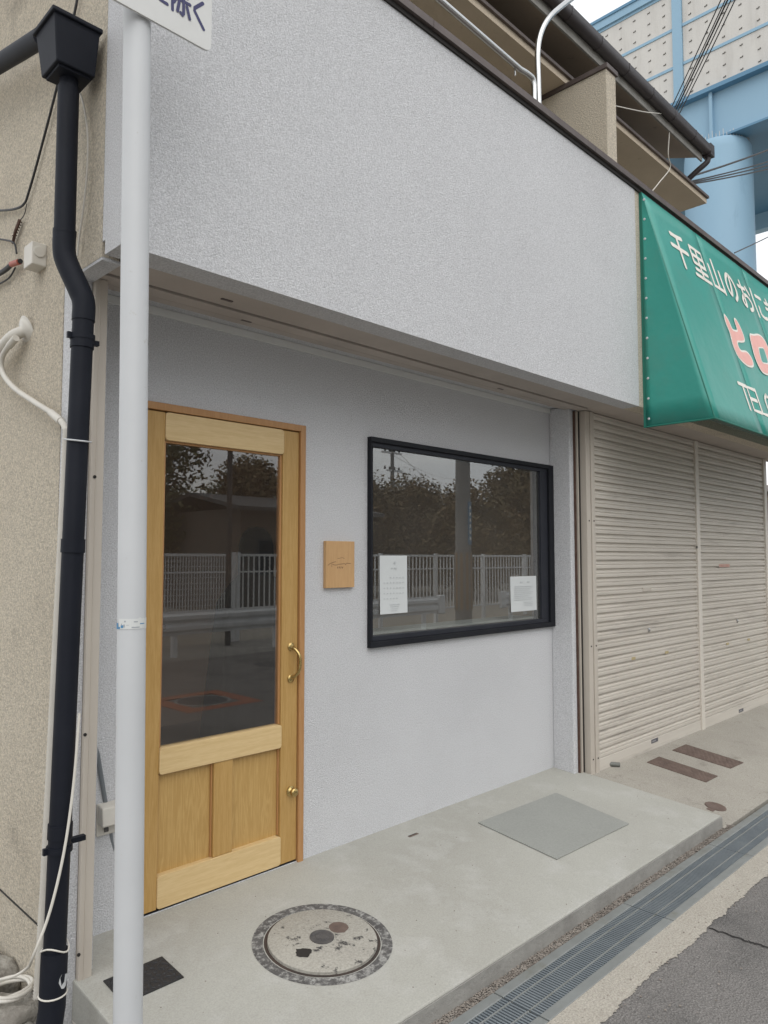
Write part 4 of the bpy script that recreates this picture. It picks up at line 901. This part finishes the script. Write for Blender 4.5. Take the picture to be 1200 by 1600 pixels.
PW = 4.6; rows_n = 3; rh_ = (ztop - zg1 - .08) / rows_n
pme = None; cme = None
for k in range(-2, 6):
    y = 6.95 + k * PW
    MB().box(XV - .06, XV + .2, y, y + .32, zg1 + .08, ztop).build('barrier_post', M_blue_st, vd)
    for r in range(rows_n):
        z = zg1 + .08 + r * rh_
        if pme is None:
            po = MB().box(0, .06, .33, PW - .01, .02, rh_ - .10).build('barrier_panel', M_panel, vd); pme = po.data
            cb = MB()
            for i in range(8):
                for j in range(3):
                    yy = .33 + .30 + i * .53; zz = .20 + j * .40; cb.box(-.02, -.002, yy - .045, yy + .045, zz - .010, zz + .010).box(-.018, -.002, yy - .045, yy - .02, zz + .010, zz + .035)
            co_ = stuff(cb.build('clips', M_clip, po)); cme = co_.data
            rb = MB().box(-.03, .1, .33, PW - .01, rh_ - .10, rh_ - .001).build('barrier_rail', M_blue_st, po); rme = rb.data
            for o_ in (po, co_, rb): pass
            po.location = (XV + .02, y, z)
        else:
            po = link('barrier_panel', pme, None, vd); po.location = (XV + .02, y, z)
            for nm_, me_ in (('clips', cme), ('barrier_rail', rme)):
                c2 = bpy.data.objects.new(nm_, me_); COL.objects.link(c2); c2.parent = po
                if nm_ == 'clips': c2['kind'] = 'stuff'
cl, crr = atX(1070, 270, XV + .5), atX(1174, 270, XV + .5)
pyc = (cl.y + crr.y) / 2; pr_r = abs(cl.y - crr.y) / 2 * .985; pzt = zg0 - .12
MB().lathe([(pr_r, -.6), (pr_r, pzt - .35), (pr_r * .985, pzt - .12), (pr_r * .93, pzt), (0, pzt + .02)], (XV + .6, pyc, 0), 48).build('pier', M_blue_st, vd, smooth=True)
fr = MB()
for k in range(26):
    a = R(120 + k * 6.5); fr.tube([(XV + .6 + pr_r * .9 * math.cos(a), pyc + pr_r * .9 * math.sin(a), pzt - .05), (XV + .6 + pr_r * .9 * math.cos(a), pyc + pr_r * .9 * math.sin(a), pzt + .12 + .06 * (k % 3))], .009, 5)
stuff(fr.build('bird_spikes', M_panel, vd))
MB().box(XV + 6.9, XV + 7.3, -30, 60, zg0 - .5, zg0 + .15).build('far_girder', M_blue_st, vd)

# overhead wires
def wire(name, a, b, r, label, sag=.15, group=None):
    pts = [a.lerp(b, k / 12) - Vector((0, 0, sag * 4 * (k / 12) * (1 - k / 12))) for k in range(13)]
    return tag(MB().tube(pts, r, 6).build(name, M_cable), label, 'wire', group)
for k, (x0, x1) in enumerate(((1050, 1126), (1055, 1134), (1058, 1138), (1062, 1144), (1066, 1152))):
    a = depth(x0 - 22, 212, 13); b_ = depth(x1 + 60, -135, 9); wire('overhead_wire', a, b_, .0085 if k != 2 else .012, 'black overhead wire in the bundle crossing the barrier panels', .04, 'wires in front of the viaduct')
for k, (y0, x1, y1) in enumerate(((272, 1200, 219), (279, 1200, 238), (281, 1200, 244), (283, 1200, 250))):
    a = depth(1072, y0 + 6, 9.5); b_ = depth(1330, y1 - (y0 - y1) * .9 + 4, 15); wire('service_wire', a, b_, .010 if k != 0 else .014, 'black service wire reaching from the eave corner across the blue pier', .08, 'service wires at the eave corner')
a = atY(1148, 398, YU - .03); a.z = ZT + .055; wire('antenna_wire', a, depth(1300, 310, 14), .006, 'thin black wire rising from the parapet above the awning', .05)
c1 = atX(965, 158, 4.74); e1 = atY(1040, 178, gY + .04); cab('eave_cable', [Vector((4.738, pc.y + .05, atX(965, 158, 4.74).z)), e1.lerp(c1, .5) - Vector((0, 0, .03)), e1], .0035, M_wcable, 'pale cable strung from the beige fin to the eave')
e2 = atY(1046, 196, gY + .04); cab('hanging_cable', [e1, e2, atY(1044, 240, gY + .06), atY(1047, 262, gY + .1), atY(1030, 285, gY + .1), atY(1018, 300, gY + .1)], .005, M_wcable, 'pale cable hanging from the eave gutter past the canopy slab')

# ================================================================ ACROSS THE STREET (seen in the glass)
FY = -9.6
gr = None
def guardrail(x0, x1, y0, y1, label):
    t = thing('guardrail', label, 'guardrail', (x0, y0, -.2), 'guardrails across the street'); L_ = math.hypot(x1 - x0, y1 - y0); d = Vector(((x1 - x0) / L_, (y1 - y0) / L_, 0)); nrm = Vector((-d.y, d.x, 0)); nrm = nrm if nrm.y > 0 else -nrm
    pf_ = [(0, .36), (.0, .40), (.05, .44), (.05, .50), (.0, .545), (.0, .565), (.05, .61), (.05, .67), (0, .71), (0, .75), (-.006, .75), (-.006, .36)]
    b = MB(); n = len(pf_)
    for e in (0, L_):
        for o_, z in pf_: q = Vector((x0, y0, -.2)) + d * e + nrm * o_; b.v.append((q.x, q.y, z - .2))
    b.f = [tuple(range(n)), tuple(range(2 * n - 1, n - 1, -1))] + [(i, i + n, (i + 1) % n + n, (i + 1) % n) for i in range(n)]
    b.build('beam', M_galv, t)
    for e in (0, L_):
        q = Vector((x0, y0, 0)) + d * e; MB().box(q.x - .12, q.x + .12, q.y - .02, q.y + .065, .14, .57).build('end_sleeve', M_galv, t, bevel=.03)
    k = int(L_ / 2) + 1
    for i in range(k):
        q = Vector((x0, y0, 0)) + d * (.5 + i * (L_ - 1) / max(1, k - 1)) - nrm * .08; MB().tube([(q.x, q.y, -.3), (q.x, q.y, .5)], .057, 14).build('post', M_galv, t, smooth=True)
guardrail(1.5, 13.0, -7.95, -8.35, 'white guardrail left of the concrete pole, mirrored in the door glass')
guardrail(15.6, 27, -8.5, -8.9, 'white guardrail right of the concrete pole, mirrored in the window')
sheet('far_pavement', M_conc_rough, -60, 200, -9.5, -7.75, lambda x, y: -.205)
def barfence(x0, x1, y, label, mesh=False):
    t = thing('mesh_fence' if mesh else 'bar_fence', label, 'fence', (x0, y, -.2), None); top = 1.50
    MB().box(x0, x1, y - .02, y + .02, top - .05, top).build('top_rail', M_galv, t); MB().box(x0, x1, y - .02, y + .02, .12, .16).build('bottom_rail', M_galv, t)
    MB().box(x0, x1, y - .02, y + .02, 1.13, 1.16).build('middle_rail', M_galv, t)
    b = MB(); n = int((x1 - x0) / (.06 if mesh else .13))
    for i in range(n + 1): x = x0 + (x1 - x0) * i / n; b.box(x - (.006 if mesh else .011), x + (.006 if mesh else .011), y - .012, y + .012, .14, top - .01)
    if mesh:
        for j in range(12): b.box(x0, x1, y - .006, y + .006, .2 + j * .105, .208 + j * .105)
    stuff(b.build('bars', M_galv, t))
    m = int((x1 - x0) / 2) + 1
    for i in range(m + 1): x = x0 + (x1 - x0) * i / m; MB().box(x - .04, x + .04, y - .04, y + .04, -.3, top + .03).build('post', M_galv, t)
barfence(8.35, 40, FY, 'white vertical bar fence across the street, mirrored in the window')
barfence(-6, 8.2, FY + .05, 'white wire mesh fence across the street, mirrored in the door glass', True)
# utility poles
q = mirror(718, 953, -.2); UX, UYp = 14.35, -8.75
up = thing('utility_pole', 'thick concrete utility pole with striped guard across the street, mirrored in the window', 'utility pole', (UX, UYp, -.2))
MB().tube([(UX, UYp, -.3), (UX, UYp, 11)], [.21, .13], 24).build('pole', M_poleconc, up, smooth=True)
for k in range(10):
    a0 = 2 * math.pi * k / 10; b = MB()
    for i in range(4):
        a = a0 + .314 * i / 3
        for z in (.15, 1.55): b.v.append((UX + .225 * math.cos(a), UYp + .225 * math.sin(a), z))
    b.f = [(2 * i, 2 * i + 2, 2 * i + 3, 2 * i + 1) for i in range(3)]; b.build('guard_stripe', M_yellow, up)
MB().tube([(UX, UYp, .14), (UX, UYp, 1.56)], .220, 24, cap=False).build('guard_sleeve', M_poleconc, up)
MB().box(UX - .05, UX + .05, UYp + .19, UYp + .225, 1.75, 2.8).build('number_board', M_blue_dk, up)
for k, y in enumerate((2.65, 2.5, 2.35, 2.2, 2.05, 1.9)): MB().box(UX - .03, UX + .03, UYp + .226, UYp + .228, y - .04, y + .04).build('lettering', M_letter, up)
for z in (9.6, 10.4): MB().box(UX - .9, UX + .9, UYp - .05, UYp + .05, z, z + .09).build('cross_arm', M_galv, up)
lp2 = Vector((7.75, -9.0, -.2)); lpo = thing('lamp_post', 'grey steel lamp post across the street, mirrored in the door glass', 'lamp post', lp2)
MB().tube([lp2, lp2 + Vector((0, 0, 6.2))], [.055, .045], 16).build('pole', M_iron, lpo, smooth=True)
MB().tube(smoothpath([lp2 + Vector((0, 0, 6.1)), lp2 + Vector((0, .3, 6.5)), lp2 + Vector((0, 1.2, 6.7))], 5), .03, 10).build('arm', M_galv, lpo, smooth=True)
MB().box(lp2.x - .1, lp2.x + .1, lp2.y + 1.1, lp2.y + 1.7, 6.42, 6.54).build('lamp_head', M_galv, lpo, bevel=.03)
def farpole(x, y, h, label):
    t = thing('utility_pole', label, 'utility pole', (x, y, -.2)); MB().tube([(x, y, -.3), (x, y, h)], [.19, .12], 14).build('pole', M_poleconc, t, smooth=True)
    for k, z in enumerate((h - .4, h - 1.6, h - 2.6)):
        MB().box(x - 1.0 + .5 * k, x + .9, y - .06, y + .06, z, z + .12).build('cross_arm', M_galv, t)
        for i in range(4): MB().lathe([(.05, 0), (.07, .08), (.04, .2), (0, .22)], (x - .7 + .45 * i, y, z + .12), 10).build('insulator', M_tile, t)
    MB().tube([(x + .1, y, h), (x + .1, y, h + 1.6)], .03, 8).build('antenna', M_galv, t)
fp_ = depth(613, 700, 50); FPX_, FPY_, FPH = fp_.x, -fp_.y, fp_.z
farpole(FPX_, FPY_, FPH, 'distant utility pole with cross arms above the trees, mirrored in the window')
farpole(36.5, -22, 9.5, 'slim utility pole standing among trees, mirrored at the right of the window')
for k in range(4):
    wire('street_wire', Vector((FPX_ - .5 + .4 * k, FPY_, FPH - .3 - .9 * (k % 3))), Vector((90, -70, 14 - k)), .012, 'black wire strung from the distant utility pole', .8, 'wires on the distant pole')
# manhole and brown square in the road
b = MB(); sq0, sq1, sy0, sy1 = 4.03, 4.98, -5.0, -4.03; 
for a in ((sq0, sq1, sy0, sy0 + .17), (sq0, sq1, sy1 - .17, sy1), (sq0, sq0 + .17, sy0 + .17, sy1 - .17), (sq1 - .17, sq1, sy0 + .17, sy1 - .17)): b.box(*a, -.26, -.1735)
mh2 = thing('road_manhole', 'iron manhole framed by a brown square in the road, mirrored in the door glass', 'manhole cover', (4.5, -4.52, -.2)); b.build('brown_border', M_brownpatch, mh2)
MB().lathe([(.27, -.26), (.27, -.172), (.25, -.170), (.24, -.173), (.1, -.173), (.09, -.170), (0, -.170)], (4.5, -4.52, 0), 40).build('lid', M_iron, mh2)
MB().lathe([(.275, -.26), (.275, -.1725), (.31, -.1728), (.31, -.26)], (4.5, -4.52, 0), 40).build('lid_ring', M_poleconc, mh2)
rd2 = MB().lathe([(.32, -.26), (.32, -.190), (.0, -.188)], (6.9, -6.4, 0), 40).build('road_manhole', M_iron); tag(rd2, 'plain iron manhole in the road near the guardrail', 'manhole cover')
# house with tiled roof behind the fence
def house(x0, x1, y0, y1, h, label, rise=1.5):
    t = thing('house', label, 'house', ((x0 + x1) / 2, (y0 + y1) / 2, -.2)); MB().box(x0, x1, y0, y1, -.24, h).build('wall', M_house, t)
    m_ = (y0 + y1) / 2; MB().prism([(y0 - .5, h - .1), (m_, h + rise), (y1 + .5, h - .1), (y1 + .5, h + .02), (m_, h + rise + .12), (y0 - .5, h + .02)], 'x', x0 - .4, x1 + .4).build('roof', M_tile, t)
    for k in range(int((x1 - x0) / 2)):
        w_ = MB().box(x0 + .6 + k * 2, x0 + 1.5 + k * 2, y1 - .01, y1 + .03, .9, 2.0).build('window', M_tile, t); MB().box(x0 + .66 + k * 2, x0 + 1.44 + k * 2, y1 + .025, y1 + .034, .96, 1.94).build('pane', M_black, w_)
house(12.4, 17.5, -20, -15.5, 2.9, 'low tiled house behind the white bar fence, mirrored at the edge of the door glass', .45)
house(31, 40, -34, -27, 4.2, 'farther tiled house among the trees, mirrored in the window')
# trees
def tree(x, y, h, rad, seed, leafmat, label, nleaf=5200, base=1.0, kind='leafy_tree'):
    rr = random.Random(seed); t = thing(kind, label, 'tree', (x, y, -.24), 'trees across the street')
    tr = MB().tube(smoothpath([(x, y, -.3), (x + rr.uniform(-.1, .1), y, h * .3), (x + rr.uniform(-.2, .2), y + rr.uniform(-.2, .2), h * .65), (x, y, h * .9)], 4), [.16 * (1 - .07 * i) for i in range(13)], 10)
    blobs = []
    for k in range(26):
        a = rr.uniform(0, 6.28); z = base + (h - base) * rr.uniform(.12, .92); f = math.sin(math.pi * min(1, max(.12, (z - base) / (h - base)) ** .8)) ; d = rad * f * rr.uniform(.2, .85)
        c = Vector((x + d * math.cos(a), y + d * math.sin(a), z)); blobs.append((c, rad * rr.uniform(.34, .56)))
        tr.tube([(x, y, z * .55), tuple((Vector((x, y, z * .8)) + c) / 2), tuple(c)], [.06, .04, .015], 6)
    tr.build('trunk', M_bark, t, smooth='all')
    b = MB()
    for i in range(nleaf):
        c, r = rr.choice(blobs); v = Vector((rr.gauss(0, 1), rr.gauss(0, 1), rr.gauss(0, 1))).normalized(); p = c + v * r * (rr.random() ** .4); s = rr.uniform(.06, .125)
        u = Vector((rr.uniform(-1, 1), rr.uniform(-1, 1), rr.uniform(-.6, .6))).normalized(); q = u.cross(v); q = q.normalized() if q.length > .01 else Z_
        b.add([p - u * s, p + q * s * .55, p + u * s, p - q * s * .55], [(0, 1, 2, 3)])
    b.build('crown', leafmat, t)
tree(4.0, -13.5, 7.2, 2.6, 1, M_leaf, 'tall dense green tree behind the mesh fence, mirrored in the door glass', 18000)
tree(7.0, -14.5, 6.6, 2.0, 2, M_leaf, 'loose green tree beside the lamp post, mirrored in the door glass', 9000)
tree(1.0, -13.0, 6.0, 2.4, 22, M_leaf, 'bushy green tree behind the end of the mesh fence', 6000)
tree(11.6, -20.5, 7.2, 2.4, 3, M_leaf, 'dark rounded tree rising beside the distant pole, mirrored in the window', 16000)
for k, (x, y, h, r, mt) in enumerate(((15.5, -19.5, 4.6, 2.4, M_leaf2), (18.8, -20.0, 4.3, 2.5, M_leaf2), (22.4, -21, 4.5, 2.6, M_leaf2), (26.0, -21.5, 5.0, 2.6, M_leaf2), (24.0, -16.2, 4.3, 2.2, M_leaf2), (29.5, -17, 6.2, 2.8, M_leaf2), (34, -17.5, 7.2, 3.0, M_leaf2), (20.0, -26, 5.6, 3.0, M_leaf), (27, -29, 5.8, 3.0, M_leaf))):
    tree(x, y, h, r, 40 + k, mt, ['russet tree behind the low tiled house roof', 'low russet tree next along behind the bar fence', 'broad russet tree seen beside the concrete pole', 'russet tree beyond the broad one, right of the concrete pole', 'near russet tree just behind the bar fence', 'taller russet tree just behind the bar fence', 'tallest russet tree at the far end of the bar fence', 'green tree rising behind the russet row', 'farther green tree rising behind the russet row'][k] + ', mirrored in the window', 15000, .4, 'autumn_tree' if mt is M_leaf2 else 'leafy_tree')
yb = MB().box(5.05, 5.55, -9.9, -9.86, 1.62, 1.98); yb.box(5.28, 5.32, -9.9, -9.86, -.24, 1.62); tag(yb.build('notice_board', M_yellow), 'small yellow notice board above the mesh fence, mirrored in the door glass', 'notice board')
# far right of the row: a neighbouring tree and wall glimpsed past the shutter post
nb = thing('garden_wall', 'low brown boundary wall past the right shutter', 'wall', (9.6, .6, -.24)); MB().box(8.9, 14, .55, .75, -.24, 2.3).build('wall_body', M_house, nb); MB().box(8.85, 14.05, .5, .8, 2.3, 2.38).build('coping', M_conc_rough, nb)
tree(11.0, 2.3, 4.2, 1.6, 90, M_leaf, 'green tree behind the boundary wall past the right shutter', 3000, 1.2)
